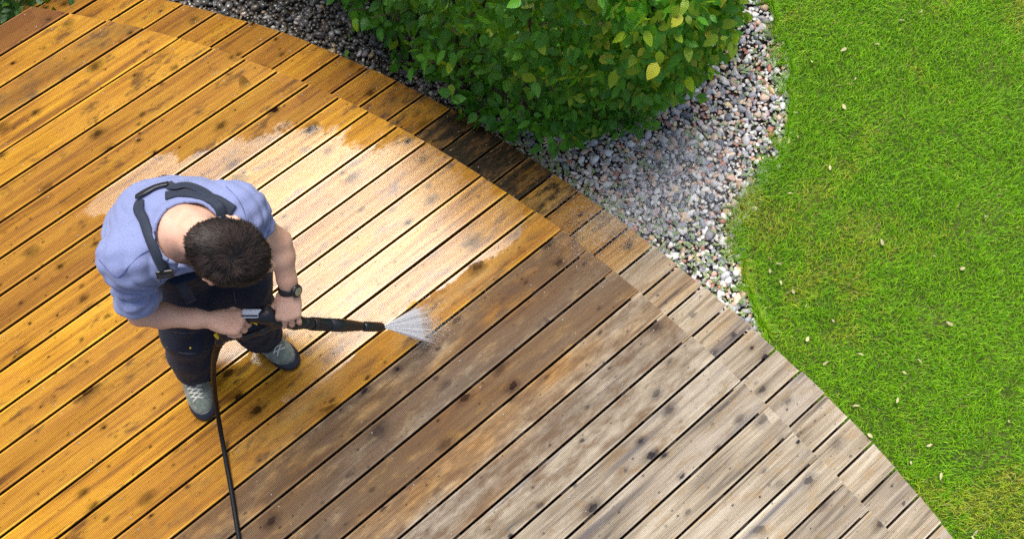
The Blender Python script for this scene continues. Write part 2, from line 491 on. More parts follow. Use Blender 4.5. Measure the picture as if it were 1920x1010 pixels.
OUT_LINE = [(outer(v), v) for v in np.linspace(-2.2, 3.9, 60)]
LAWN_EDGE = turn([(0.95, 4.6), (1.02, 3.9), (1.09, 3.45), (1.112, 3.297), (1.164, 3.101), (1.242, 2.915), (1.297, 2.697), (1.31, 2.48), (1.28, 2.232), (1.206, 2.044),
                  (1.12, 1.859), (1.082, 1.712), (1.11, 1.523), (1.183, 1.32), (1.237, 1.248)])
v_join = 0.02
step_part = [(outer(v) - 0.03, v) for v in np.linspace(v_join, -2.4, 30)]
LAWN_POLY = [tuple(p) for p in LAWN_EDGE] + step_part + [tuple(p) for p in turn([(3.0, -5.0), (14, -5), (14, 14), (0.9, 14)])]
EDGE_LINE = [tuple(p) for p in LAWN_EDGE]

def leaf_tone_nodes(t, base):
    return base

def soil():
    t = NT('damp_soil')
    co = t.node('ShaderNodeTexCoord').outputs['Object']
    n = t.noise(co, 30, 5, 0.7)
    t.bump(n, 0.6, 0.02)
    return t.P(color=t.ramp(n, [(0.3, (0.012, 0.009, 0.006)), (0.7, (0.05, 0.036, 0.022))]), rough=0.8)
M['soil'] = soil()
tag(mesh_obj('ground', [(-60, -60, -0.03), (60, -60, -0.03), (60, 60, -0.03), (-60, 60, -0.03)], [(0, 1, 2, 3)], M['soil'], None, False), kind='structure')

def lawn_sheet():
    t = NT('lawn_thatch')
    co = t.node('ShaderNodeTexCoord').outputs['Object']
    n = t.noise(co, 90, 4, 0.7); p = t.noise(co, 2.2, 3, 0.6)
    c = t.mix(n, (0.018, 0.045, 0.004), (0.085, 0.13, 0.018))
    c = t.mix(t.math('MULTIPLY', t.smooth(p, 0.45, 0.7), 0.5), c, (0.13, 0.12, 0.04))
    t.bump(n, 0.8, 0.02)
    return t.P(color=c, rough=0.8, spec=0.2)
M['thatch'] = lawn_sheet()
lawn = tag(mesh_obj('lawn', [(x, y, -0.002) for x, y in LAWN_POLY], [tuple(range(len(LAWN_POLY)))], M['thatch'], None, False), kind='structure')

def attr_material(name, rough, spec=0.5, sss=0.0, obj=False, speck=0.0, wet_shade=False, trans=0.0, veins=False):
    """colour per blade / stone / leaf from the mesh, or from the object for single pieces"""
    t = NT(name)
    if obj:
        oi = t.node('ShaderNodeObjectInfo'); c = oi.outputs['Color']; a = oi.outputs['Alpha']
    else:
        at = t.node('ShaderNodeAttribute', attribute_name='col'); c = at.outputs['Color']; a = at.outputs['Alpha']
    r = rough
    if speck:
        co = t.node('ShaderNodeNewGeometry').outputs['Position']
        n = t.noise(co, 260, 3, 0.7)
        c = t.mix(t.math('MULTIPLY', t.smooth(n, 0.35, 0.75), speck), c, t.mix(0.5, c, (0.5, 0.47, 0.42)))
        c = t.mix(t.math('MULTIPLY', t.smooth(t.noise(co, 90, 3, 0.6), 0.5, 0.7), speck), c, t.mix(0.6, c, (0.05, 0.045, 0.04)))
    if wet_shade:
        r = t.math('SUBTRACT', rough, t.math('MULTIPLY', a, rough - 0.17))
    if veins:
        uv = t.node('ShaderNodeUVMap').outputs[0]
        sp = t.node('ShaderNodeSeparateXYZ', {0: uv})
        ax = t.math('ABSOLUTE', sp.outputs[0])
        w = t.math('SINE', t.math('MULTIPLY', t.math('SUBTRACT', sp.outputs[1], t.math('MULTIPLY', ax, 0.55)), 58.0))
        mid = t.math('SUBTRACT', 1.0, t.smooth(ax, 0.015, 0.05))
        vv = t.math('MAXIMUM', t.math('MULTIPLY', t.smooth(w, 0.55, 1.0), 0.45), mid)
        c = t.mix(t.math('MULTIPLY', vv, 0.4), c, t.mix(0.5, c, (0.30, 0.42, 0.10)))
        t.bump(w, 0.35, 0.002)
    t.P(color=c, rough=r, spec=spec)
    if trans:
        tr = t.node('ShaderNodeBsdfTranslucent', {'Color': t.mix(0.5, c, (0.30, 0.58, 0.015))})
        mx = t.node('ShaderNodeMixShader', {0: trans, 1: t.b.outputs[0], 2: tr.outputs[0]})
        t.l.new(mx.outputs[0], t.out.inputs[0])
    return t.m
M['grass'] = attr_material('grass_blades', 0.5, 0.25, trans=0.25)
M['stone'] = attr_material('gravel_stone', 0.55, 0.5, speck=0.5, wet_shade=True)
M['stone_one'] = attr_material('pebble_stone', 0.55, 0.5, obj=True, speck=0.5, wet_shade=True)
M['leaf'] = attr_material('hedge_leaves', 0.36, 0.45, trans=0.36, veins=True)
M['leaf_one'] = attr_material('hedge_leaf', 0.36, 0.45, obj=True, trans=0.36, veins=True)
M['dry_leaf'] = attr_material('fallen_leaf', 0.6, 0.3, obj=True, veins=True)
M['litter'] = attr_material('cut_leaves', 0.5, 0.3, trans=0.2)

# grass: every blade a bent, tapering strip
def grass_blades(n, mar):
    lo = turn([(0.9, -1.3), (4.3, 4.9), (0.9, 4.9), (4.3, -1.3)])
    x = rng.uniform(lo[:, 0].min(), lo[:, 0].max(), n); y = rng.uniform(lo[:, 1].min(), lo[:, 1].max(), n)
    dens = vnoise(x, y, 9, 5, 3)
    keep = in_poly(x, y, LAWN_POLY) & in_view(np.stack([x, y, np.zeros(n)], 1), mar) & (rng.random(n) < 0.45 + dens * 0.9)
    x, y = x[keep], y[keep]
    return x, y
gx, gy = grass_blades(1250000, 180)
# ragged fringe creeping over the gravel and the step foot
ex = rng.uniform(-1, 1, 60000); si = rng.integers(0, len(EDGE_LINE) - 1, 60000); st = rng.random(60000)
E = np.array(EDGE_LINE)
fx = E[si, 0] * (1 - st) + E[si + 1, 0] * st; fy = E[si, 1] * (1 - st) + E[si + 1, 1] * st
off = np.abs(rng.normal(0, 0.045, 60000)) * (vnoise(fx, fy, 11, 9) > 0.5)
d = (E[si + 1] - E[si]); nl = np.hypot(d[:, 0], d[:, 1])
side = 1 if in_poly(np.array([fx[0] + d[0, 1] / nl[0] * .2]), np.array([fy[0] - d[0, 0] / nl[0] * .2]), LAWN_POLY)[0] else -1
fx -= side * d[:, 1] / nl * off; fy += side * d[:, 0] / nl * off
fk = (rng.random(60000) < 0.13) & (fx > np.array([outer(v) for v in np.clip(fy, -2, 3.8)]) + 0.01)
fringe_n = int(fk.sum())
gx = np.concatenate([gx, fx[fk]]); gy = np.concatenate([gy, fy[fk]])
n = len(gx)
hgt = rng.uniform(0.014, 0.034, n) * (0.75 + 0.5 * vnoise(gx, gy, 6, 3)); hgt[-fringe_n:] *= 1.5
az = rng.uniform(0, 2 * np.pi, n); lean = np.abs(rng.normal(0.55, 0.4, n)) * hgt * 1.25
cl = (vnoise(gx, gy, 5, 21) - 0.5) * 5
az = np.where(rng.random(n) < 0.45, cl + rng.normal(0, .7, n), az)
wd = rng.uniform(0.0010, 0.0020, n)
cx_, sx_ = np.cos(az), np.sin(az); tw = az + np.pi / 2 + rng.normal(0, .5, n); px_, py_ = np.cos(tw) * wd, np.sin(tw) * wd
z0 = np.full(n, -0.004)
V = np.zeros((n, 5, 3))
V[:, 0] = np.stack([gx - px_, gy - py_, z0], 1); V[:, 1] = np.stack([gx + px_, gy + py_, z0], 1)
mx_, my_, mz_ = gx + cx_ * lean * .38, gy + sx_ * lean * .38, hgt * .62
V[:, 2] = np.stack([mx_ - px_ * .8, my_ - py_ * .8, mz_], 1); V[:, 3] = np.stack([mx_ + px_ * .8, my_ + py_ * .8, mz_], 1)
V[:, 4] = np.stack([gx + cx_ * lean, gy + sx_ * lean, hgt * (1 - .35 * np.clip(lean / hgt, 0, 1.2))], 1)
b = (np.arange(n) * 5)[:, None]
Fc = np.concatenate([b + np.array([[0, 1, 3]]), b + np.array([[0, 3, 2]]), b + np.array([[2, 3, 4]])])
patch = vnoise(gx, gy, 1.6, 31, 4); patch2 = vnoise(gx, gy, 6.5, 33, 3)
dry = np.clip((patch - 0.50) * 3.0 + (patch2 - 0.5) * 2.4 + .12, 0, 1) * 0.75
r1 = rng.random(n)
c0 = np.array([0.065, 0.250, 0.003]); c1 = np.array([0.29, 0.56, 0.008]); cd = np.array([0.42, 0.48, 0.035]); ct = np.array([0.42, 0.33, 0.13])
C = c0 + (c1 - c0) * r1[:, None]
isd = (rng.random(n) < dry)
C = np.where(isd[:, None], cd * rng.uniform(.6, 1.15, n)[:, None], C)
ist = rng.random(n) < (0.02 + 0.09 * dry)
C = np.where(ist[:, None], ct * rng.uniform(.5, 1.1, n)[:, None], C)
tag(np_mesh('grass', V.reshape(-1, 3), Fc, M['grass'], None, True, cols=np.repeat(C, 5, 0)), 'short green lawn grass with yellowish dry patches beside the gravel', 'grass', kind='stuff')

# hedge footprint (also keeps stones from being placed where nothing shows)
HEDGE = turn([(-1.75, 3.0), (-1.462, 2.92), (-1.04, 2.72), (-0.673, 2.475), (-0.369, 2.235), (-0.031, 2.075), (0.282, 2.075), (0.515, 2.165), (0.625, 2.30), (0.70, 2.65), (0.78, 3.0), (0.85, 3.7),
              (-0.3, 4.0), (-1.6, 3.75)])
HEDGE_L = [tuple(p) for p in HEDGE]

# gravel: rounded stones of mixed kinds
gravel_bed = tag(empty('gravel_bed', tuple(W(0.9, 2.2, -DECK_Z))), 'bed of mixed rounded pebbles between deck, hedge and lawn', None, kind='structure')
ico = bmesh.new(); bmesh.ops.create_icosphere(ico, subdivisions=2, radius=1.0)
icoV = np.array([v.co[:] for v in ico.verts]); icoF = np.array([[v.index for v in f.verts] for f in ico.faces]); ico.free()
def stone_shape(seed, nn):
    """deformed unit stones (nn, 42, 3)"""
    r = np.random.default_rng(seed)
    S = np.repeat(icoV[None], nn, 0).copy()
    for _ in range(4):
        dvec = r.normal(size=(nn, 1, 3)); dvec /= np.linalg.norm(dvec, axis=2, keepdims=True)
        cut = r.uniform(0.45, 0.85, (nn, 1, 1))
        dd = (S * dvec).sum(2, keepdims=True)
        S -= dvec * np.maximum(dd - cut, 0) * 0.85
    sc_ = np.stack([r.uniform(.95, 1.55, nn), r.uniform(.75, 1.1, nn), r.uniform(.5, .85, nn)], 1)
    return S * sc_[:, None, :]
sp = 0.0195
lo = turn([(-3.3, 2.0), (1.5, 1.0), (1.5, 4.6), (-3.3, 4.6), (-3.3, 1.6)])
xs = np.arange(lo[:, 0].min(), lo[:, 0].max(), sp); ys = np.arange(lo[:, 1].min(), lo[:, 1].max(), sp)
SX, SY = [a.ravel() for a in np.meshgrid(xs, ys)]
SX = SX + rng.uniform(-.5, .5, SX.size) * sp; SY = SY + rng.uniform(-.5, .5, SY.size) * sp
ou = np.array([outer(v) for v in SY])
dh = poly_dist(SX, SY, HEDGE_L + HEDGE_L[:1])
hid = in_poly(SX, SY, HEDGE_L) & (dh > 0.16)
keep = (SX > ou - 0.08) & ~(in_poly(SX, SY, LAWN_POLY) & (poly_dist(SX, SY, EDGE_LINE) > 0.015)) & ~hid & in_view(np.stack([SX, SY, np.zeros(SX.size)], 1), 230)
SX, SY = SX[keep], SY[keep]
n = len(SX)
rad = np.clip(rng.lognormal(math.log(0.0106), 0.36, n), 0.005, 0.024)
SZ = -0.024 + rng.uniform(0, 0.014, n) + rad * 0.35
PAL = np.array([(.52, .50, .47), (.40, .39, .38), (.30, .30, .31), (.20, .21, .235), (.085, .095, .13), (.46, .34, .26), (.40, .25, .18), (.30, .11, .07), (.52, .37, .20), (.62, .60, .57), (.34, .27, .28), (.14, .135, .15)])
PW = np.array([.14, .15, .12, .10, .07, .10, .08, .045, .06, .075, .05, .06]); PW /= PW.sum()
SC = PAL[rng.choice(len(PAL), n, p=PW)] * rng.uniform(.75, 1.15, (n, 1))
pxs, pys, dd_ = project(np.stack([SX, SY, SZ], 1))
wet_shade = 1 / (1 + np.exp(-(950 - pxs + (vnoise(SX, SY, 5, 77) - .5) * 200) / 40.0))
wet_shade = np.clip(wet_shade + 0.0, 0, 1)
SC = np.clip(SC * np.where(rng.random(n) < .12, 1.45 - .8 * wet_shade, 1.6 - 1.49 * wet_shade)[:, None], 0, .85)  # left strip darkened: wetness and hedge shade painted together into the stones
ang = rng.uniform(0, 2 * np.pi, n); tl = rng.normal(0, .28, (n, 2))
def rotz(a):
    R = np.zeros((len(a), 3, 3)); R[:, 0, 0] = np.cos(a); R[:, 0, 1] = -np.sin(a); R[:, 1, 0] = np.sin(a); R[:, 1, 1] = np.cos(a); R[:, 2, 2] = 1; return R
def rotx(a):
    R = np.zeros((len(a), 3, 3)); R[:, 0, 0] = 1; R[:, 1, 1] = np.cos(a); R[:, 1, 2] = -np.sin(a); R[:, 2, 1] = np.sin(a); R[:, 2, 2] = np.cos(a); return R
big = np.argsort(-(rad * (1 + 0.4 * (dh[keep] > 0.05)) * ((pxs > 0) & (pxs < 1920) & (pys > 0) & (pys < 1010)) * ((dh[keep] > 0.02) & ~in_poly(SX, SY, HEDGE_L)) * (SX > ou[keep] + 0.02)))[:300]
is_big = np.zeros(n, bool); is_big[big] = True
ib = np.where(~is_big)[0]
S = stone_shape(3, len(ib)) * rad[ib][:, None, None]
S = np.einsum('nij,nkj->nki', rotz(ang[ib]) @ rotx(tl[ib, 0]), S) + np.stack([SX, SY, SZ], 1)[ib][:, None, :]
Fb = (icoF[None] + (np.arange(len(ib)) * len(icoV))[:, None, None]).reshape(-1, 3)
tag(np_mesh('gravel', S.reshape(-1, 3), Fb, M['stone'], gravel_bed, True, cols=np.repeat(np.concatenate([SC, wet_shade[:, None]], 1)[ib], len(icoV), 0)), kind='stuff')
protos = []
for q in range(10):
    me = bpy.data.meshes.new('stone'); me.from_pydata([tuple(v) for v in stone_shape(100 + q, 1)[0]], [], [tuple(int(i) for i in f) for f in icoF]); me.update()
    me.polygons.foreach_set('use_smooth', np.ones(len(me.polygons), bool)); me.materials.append(M['stone_one']); protos.append(me)
for i in big:
    o = bpy.data.objects.new('stone', protos[int(i) % 10]); col.objects.link(o)
    o.location = (SX[i], SY[i], SZ[i] + rad[i] * 0.25); o.rotation_euler = (tl[i, 0], tl[i, 1], ang[i]); o.scale = (rad[i],) * 3
    o.color = (*SC[i], wet_shade[i])
    o.parent = gravel_bed; o.matrix_parent_inverse = gravel_bed.matrix_world.inverted()

# ------------------------------------------------------------------ leaves
def leaf_base(ns=5, wide=0.30, serr=0.05):
    """unit leaf: stalk at the origin, tip at +y, normal +z, folded along the midrib"""
    ts = np.linspace(0, 1, ns + 1)
    prof = np.sin(np.pi * ts ** 0.85) ** 0.8 * wide
    V, uv = [], []
    for i, t_ in enumerate(ts):
        droop = -0.22 * t_ * t_
        V.append((0, t_, droop)); uv.append((0, t_))
        if 0 < i < ns:
            w = prof[i]
            for s in (-1, 1):
                V.append((s * w, t_ - 0.03, droop + 0.12 * w + 0.02 * ((i % 2) * 2 - 1))); uv.append((s * w, t_))
    idx = {}; c = 0
    for i in range(ns + 1):
        idx[i, 0] = c; c += 1
        if 0 < i < ns:
            idx[i, -1] = c; idx[i, 1] = c + 1; c += 2
    Fc = []
    for i in range(ns):
        for s in (-1, 1):
            a, b_ = idx[i, 0], idx[i + 1, 0]
            if i == 0: tri = [(a, idx[1, s], b_)]
            elif i == ns - 1: tri = [(a, idx[i, s], b_)]
            else: tri = [(a, idx[i, s], idx[i + 1, s]), (a, idx[i + 1, s], b_)]
            Fc += [t if s == 1 else t[::-1] for t in tri]
    return np.array(V, float), np.array(Fc), np.array(uv, float)
LV, LF, LUV = leaf_base()

def leaf_frames(nrm, tip):
    z = nrm / np.linalg.norm(nrm, axis=1, keepdims=True)
    y = tip - (tip * z).sum(1, keepdims=True) * z; y /= np.linalg.norm(y, axis=1, keepdims=True) + 1e-9
    x = np.cross(y, z)
    return np.stack([x, y, z], 2)           # columns

def hedge_leaves(n, poly, height, bulge, shell):
    Pn = np.array(poly); nxt = np.roll(Pn, -1, 0); d = nxt - Pn; L = np.hypot(d[:, 0], d[:, 1])
    area = 0.5 * np.sum(Pn[:, 0] * nxt[:, 1] - nxt[:, 0] * Pn[:, 1])
    e = rng.choice(len(Pn), n, p=L / L.sum()); t_ = rng.random(n)
    p = Pn[e] + d[e] * t_[:, None]
    nv = np.stack([d[:, 1], -d[:, 0]], 1) / L[:, None] * (1 if area > 0 else -1)
    e2 = np.where(t_ > .5, (e + 1) % len(Pn), (e - 1) % len(Pn)); w = np.abs(t_ - .5)[:, None]
    no = nv[e] * (1 - w) + nv[e2] * w; no /= np.linalg.norm(no, axis=1, keepdims=True)
    hx = p @ np.array([math.cos(BOARD_A), -math.sin(BOARD_A)])
    z = rng.random(n) ** 0.9 * (height + 0.75 * np.clip((0.25 - hx) / .5, 0, 1))  # left part raised out of view, added to shade the gravel strip
    # leaves sit in sprays with dark hollows between them
    cl_ = vnoise(p[:, 0] * 1.3 + p[:, 1] * .9, z * 1.6 + p[:, 1] * .2, 5.5, 63, 2)
    kp = rng.random(n) < np.clip((cl_ - .30) * 3.4, .16, 1)
    p, no, z = p[kp], no[kp], z[kp]; n = len(z)
    depth = np.minimum(rng.exponential(shell, n), 0.34)
    lump = (vnoise(p[:, 0] * 1.0 + z * .7, p[:, 1] + z, 4.5, 61, 3) - 0.5) * 0.34
    o = bulge * np.clip(z / height * 1.4, 0, 1) ** 0.8 + lump - depth - 0.05 * np.clip(1 - z / 0.12, 0, 1)
    pos = np.concatenate([p + no * o[:, None], z[:, None]], 1)
    nor = np.concatenate([no, np.zeros((n, 1))], 1)
    return pos, nor, depth
NL = 52000
pos, nor, dep = hedge_leaves(NL, HEDGE_L, 1.5, 0.10, 0.10)
# a loose top so that the hedge is closed from above
tp = rng.uniform(HEDGE.min(0), HEDGE.max(0), (9000, 2)); tp = tp[in_poly(tp[:, 0], tp[:, 1], HEDGE_L)]
pos = np.concatenate([pos, np.concatenate([tp, 1.5 + 0.75 * np.clip((0.25 - tp @ np.array([[math.cos(BOARD_A)], [-math.sin(BOARD_A)]])) / .5, 0, 1) - rng.exponential(.05, (len(tp), 1))], 1)]); nor = np.concatenate([nor, np.tile([[0, 0, 1.0]], (len(tp), 1))]); dep = np.concatenate([dep, rng.exponential(.05, len(tp))])
iv = rng.uniform(HEDGE.min(0), HEDGE.max(0), (26000, 2)); iv = iv[in_poly(iv[:, 0], iv[:, 1], HEDGE_L)]
ivd = poly_dist(iv[:, 0], iv[:, 1], HEDGE_L + HEDGE_L[:1]); iv = iv[(ivd > .12) & (ivd < .5)]          # inner leaves close the view through the hedge
pos = np.concatenate([pos, np.concatenate([iv, rng.uniform(.03, 1.5, (len(iv), 1))], 1)]); nor = np.concatenate([nor, np.tile([[0, 0, 1.0]], (len(iv), 1))]); dep = np.concatenate([dep, np.full(len(iv), .3)])
sp_i = rng.choice(NLs, 260, replace=False) if (NLs := int((dep < .03).sum())) else []
src = np.where(dep < .03)[0][sp_i]
for i in src:                                   # young shoots standing out of the clipped face
    dv = nor[i] * rng.uniform(.5, 1) + np.array([0, 0, rng.uniform(.1, .9)]) + rng.normal(0, .35, 3); dv /= np.linalg.norm(dv)
    L = rng.uniform(.05, .15); m_ = rng.integers(3, 7)
    pos = np.concatenate([pos, pos[i] + dv * L * np.linspace(.2, 1, m_)[:, None] + rng.normal(0, .008, (m_, 3))]); nor = np.concatenate([nor, np.tile(nor[i], (m_, 1))]); dep = np.concatenate([dep, np.zeros(m_)])
kv = in_view(pos, 330)
pos, nor, dep = pos[kv], nor[kv], dep[kv]
n = len(pos)
up = np.array([[0, 0, 1.0]])
lr = rng.normal(size=(n, 3))
Rm = leaf_frames(nor * .62 + up * .55 + lr * .55, nor * .55 - up * .55 + rng.normal(size=(n, 3)) * .55)
size = rng.uniform(0.030, 0.074, n)
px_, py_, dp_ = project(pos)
yng_sunlit = np.clip((px_ - 900) / 500, 0, 1) * np.clip(pos[:, 2] / 1.0 + .15, 0, 1)  # yellow young leaves plus sunlit brightening painted towards the upper right
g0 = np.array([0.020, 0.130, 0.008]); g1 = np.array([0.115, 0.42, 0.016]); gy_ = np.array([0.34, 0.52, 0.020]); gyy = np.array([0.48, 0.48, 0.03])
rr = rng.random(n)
LC = g0 + (g1 - g0) * (rr * .65 + yng_sunlit * .35)[:, None]
LC = np.where((rng.random(n) < 0.06 + 0.40 * yng_sunlit)[:, None], gy_ * rng.uniform(.6, 1.1, (n, 1)), LC)
LC = np.where((rng.random(n) < 0.003 + 0.06 * yng_sunlit)[:, None], gyy, LC)
face = np.abs((Rm[:, :, 2] * ((_CAMn - pos) / np.linalg.norm(_CAMn - pos, axis=1, keepdims=True))).sum(1))
score = size * face / dp_ * (dep < 0.03) * ((px_ > 0) & (px_ < 1920) & (py_ > 0) & (py_ < 1010))
top = np.argsort(-score)[:300]
isl = np.zeros(n, bool); isl[top] = True
ib = np.where(~isl)[0]
hedge = tag(empty('hedge', tuple(TURN @ Vector((-0.2, 2.9, 0)))), 'dense leafy green hedge growing beside the gravel', 'hedge')
wid = rng.uniform(.85, 1.15, n)
def bake_leaves(name, idx, pos, Rm, size, LC, parent, mat):
    sc_ = np.stack([size[idx] * wid[idx], size[idx], size[idx]], 1)
    A = np.einsum('nij,nkj->nki', Rm[idx], LV[None] * sc_[:, None, :]) + pos[idx][:, None, :]
    Fb = (LF[None] + (np.arange(len(idx)) * len(LV))[:, None, None]).reshape(-1, 3)
    return np_mesh(name, A.reshape(-1, 3), Fb, mat, parent, True, cols=np.repeat(LC[idx], len(LV), 0), uvs=np.tile(LUV, (len(idx), 1)))
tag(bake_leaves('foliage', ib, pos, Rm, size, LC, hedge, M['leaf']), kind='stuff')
leaf_me = bpy.data.meshes.new('leaf'); leaf_me.from_pydata([tuple(v) for v in LV], [], [tuple(int(i) for i in f) for f in LF]); leaf_me.update()
leaf_me.polygons.foreach_set('use_smooth', np.ones(len(LF), bool))
ul = leaf_me.uv_layers.new(name='UVMap'); ul.data.foreach_set('uv', LUV[LF.ravel()].astype(np.float32).ravel())
leaf_me.materials.append(M['leaf_one'])
dry_me = leaf_me.copy(); dry_me.materials.clear(); dry_me.materials.append(M['dry_leaf'])
def place_leaf(me, name, R3, loc, sx, s, color, parent=None):
    o = bpy.data.objects.new(name, me); col.objects.link(o)
    mw = Matrix([[R3[i][j] * (sx if j == 0 else s) for j in range(3)] + [loc[i]] for i in range(3)] + [[0, 0, 0, 1]])
    if parent:
        o.parent = parent; o.matrix_parent_inverse = parent.matrix_world.inverted()
    o.matrix_basis = mw
    o.color = (*color, 1)
    return o
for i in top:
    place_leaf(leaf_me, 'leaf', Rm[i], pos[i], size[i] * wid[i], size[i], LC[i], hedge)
M['bark'] = plain('hedge_bark', (0.09, 0.06, 0.04), 0.8, 0.3, 60, 0.3)
for q in range(16):
    a = rng.random(); e = HEDGE_L[q % 10]; c_ = np.mean(HEDGE, 0)
    b0 = np.array(e) * .82 + c_ * .18; p0 = Vector((b0[0], b0[1], -0.05))
    pts = [p0]
    for h_ in range(5): pts.append(pts[-1] + Vector((rng.normal(0, .025), rng.normal(0, .025), 0.26)))
    V, Fc = tube(catmull(pts, 3), list(np.linspace(0.013, 0.004, 16)), 6)
    br = mesh_obj('branch', V, Fc, M['bark'], hedge)
    for r_ in range(7):
        s0 = pts[1 + r_ % 4]; out_ = Vector((e[0] - c_[0], e[1] - c_[1], 0)).normalized()
        s1 = s0 + (out_ * .10 + Vector((rng.normal(0, .05), rng.normal(0, .05), rng.uniform(0, .12)))); s2 = s1 + out_ * .04 + Vector((rng.normal(0, .03), rng.normal(0, .03), .03))
        V, Fc = tube(catmull([s0, s1, s2], 3), list(np.linspace(0.005, 0.0015, 7)), 5)
        mesh_obj('twig', V, Fc, M['bark'], br)

# low dark shrub beyond the far corner of the deck
shrub = tag(empty('shrub', tuple(TURN @ Vector((-2.75, 2.72, 0)))), 'low dark green shrub past the far end of the deck', 'shrub')
ns_ = 2600
a = rng.uniform(0, 2 * np.pi, ns_); r_ = np.sqrt(rng.random(ns_)) * 0.5
sp_ = np.stack([-2.80 + np.cos(a) * r_ * 1.2, 2.66 + np.sin(a) * r_ * .72], 1); zz = rng.uniform(0.02, 0.34, ns_) * (1 - (r_ / .52) ** 2 * .7)
pos2 = np.concatenate([turn(sp_), zz[:, None]], 1); nor2 = np.concatenate([turn(np.stack([np.cos(a), np.sin(a)], 1)), np.full((ns_, 1), .8)], 1)
okk = (pos2[:, 0] > np.array([outer(v) for v in np.clip(pos2[:, 1], -2, 3.9)]) + 0.03) | (pos2[:, 1] > 3.40)
pos2, nor2 = pos2[okk], nor2[okk]; ns_ = len(pos2)
Rm2 = leaf_frames(nor2 + rng.normal(size=(ns_, 3)) * .5, nor2 * .4 + rng.normal(size=(ns_, 3)))
wid = np.ones(ns_); LC2 = np.array([[0.014, 0.06, 0.014]]) + rng.random((ns_, 1)) * np.array([[0.012, 0.05, 0.006]])
tag(bake_leaves('foliage', np.arange(ns_), pos2, Rm2, rng.uniform(.03, .06, ns_), LC2, shrub, M['leaf']), kind='stuff')
for q in range(6):
    a = q * 1.05
    b0 = TURN @ Vector((-2.85 + .12 * math.cos(a), 2.82 + .07 * math.sin(a), -0.03))
    V, Fc = tube(catmull([b0, b0 + Vector((.06 * math.cos(a), .06 * math.sin(a), .15)), b0 + Vector((.16 * math.cos(a), .16 * math.sin(a), .27))], 3), [.006, .005, .005, .004, .003, .002, .002], 5)
    mesh_obj('stem', V, Fc, M['bark'], shrub)

# pale fallen leaves on the lawn
FALL = [(1523, 118), (1650, 83), (1585, 205), (1556, 319), (1730, 18), (1696, 39), (1605, 145), (1694, 182), (1477, 362), (1466, 495), (1463, 525), (1513, 570), (1489, 551), (1444, 512), (1560, 598), (1512, 640),
        (1543, 685), (1619, 665), (1728, 680), (1692, 696), (1681, 755), (1612, 760), (1737, 836), (1708, 863), (1766, 885), (1833, 992), (1822, 1003), (1626, 812), (1755, 480), (1800, 505), (1655, 460), (1845, 405), (1588, 90), (1497, 260), (1890, 790), (1787, 610)]
for px, py in FALL:
    p = P(px, py, -DECK_Z + 0.034)
    a = rng.uniform(0, 6.28); nz = np.array([[rng.normal(0, .35), rng.normal(0, .35), 1.0]]); tpv = np.array([[math.cos(a), math.sin(a), 0.0]])
    s = rng.uniform(.018, .038)
    o = place_leaf(dry_me, 'fallen_leaf', leaf_frames(nz, tpv)[0], p, s * rng.uniform(.5, .9), s, np.array([.52, .47, .25]) * rng.uniform(.6, 1.1))
    tag(o, 'small pale dry leaf lying on the lawn grass', 'leaf', 'pale leaves fallen on the lawn')
# torn green leaf bits washed over the gravel
nb = 900
ex_ = np.array([(970, 285), (1010, 300), (1060, 330), (1110, 370), (1150, 395), (1010, 280), (1200, 300), (1210, 470), (1180, 425), (1450, 150), (1460, 240), (1420, 320), (1400, 400), (1380, 470), (1350, 540), (1400, 580), (1450, 90), (1330, 250), (1290, 430), (1240, 510), (1300, 480), (1270, 60), (1390, 130)])
q = ex_[rng.integers(0, len(ex_), nb)] + rng.normal(0, 26, (nb, 2))
lp = np.array([P(a, b, -DECK_Z + 0.012)[:] for a, b in q])
okk = (lp[:, 0] > np.array([outer(v) for v in lp[:, 1]]) + 0.01) & ~in_poly(lp[:, 0], lp[:, 1], LAWN_POLY)
lp = lp[okk]; nb = len(lp); wid = rng.uniform(.35, .8, nb)
a = rng.uniform(0, 6.28, nb)
Rm3 = leaf_frames(np.stack([rng.normal(0, .5, nb), rng.normal(0, .5, nb), np.ones(nb)], 1), np.stack([np.cos(a), np.sin(a), rng.normal(0, .2, nb)], 1))
LC3 = np.array([[.20, .30, .10]]) + rng.random((nb, 1)) * np.array([[.22, .20, .18]])
tag(bake_leaves('leaf_litter', np.arange(nb), lp, Rm3, rng.uniform(.018, .045, nb), LC3, None, M['litter']), 'torn pale green leaf scraps strewn over the gravel', 'leaf scraps', kind='stuff')
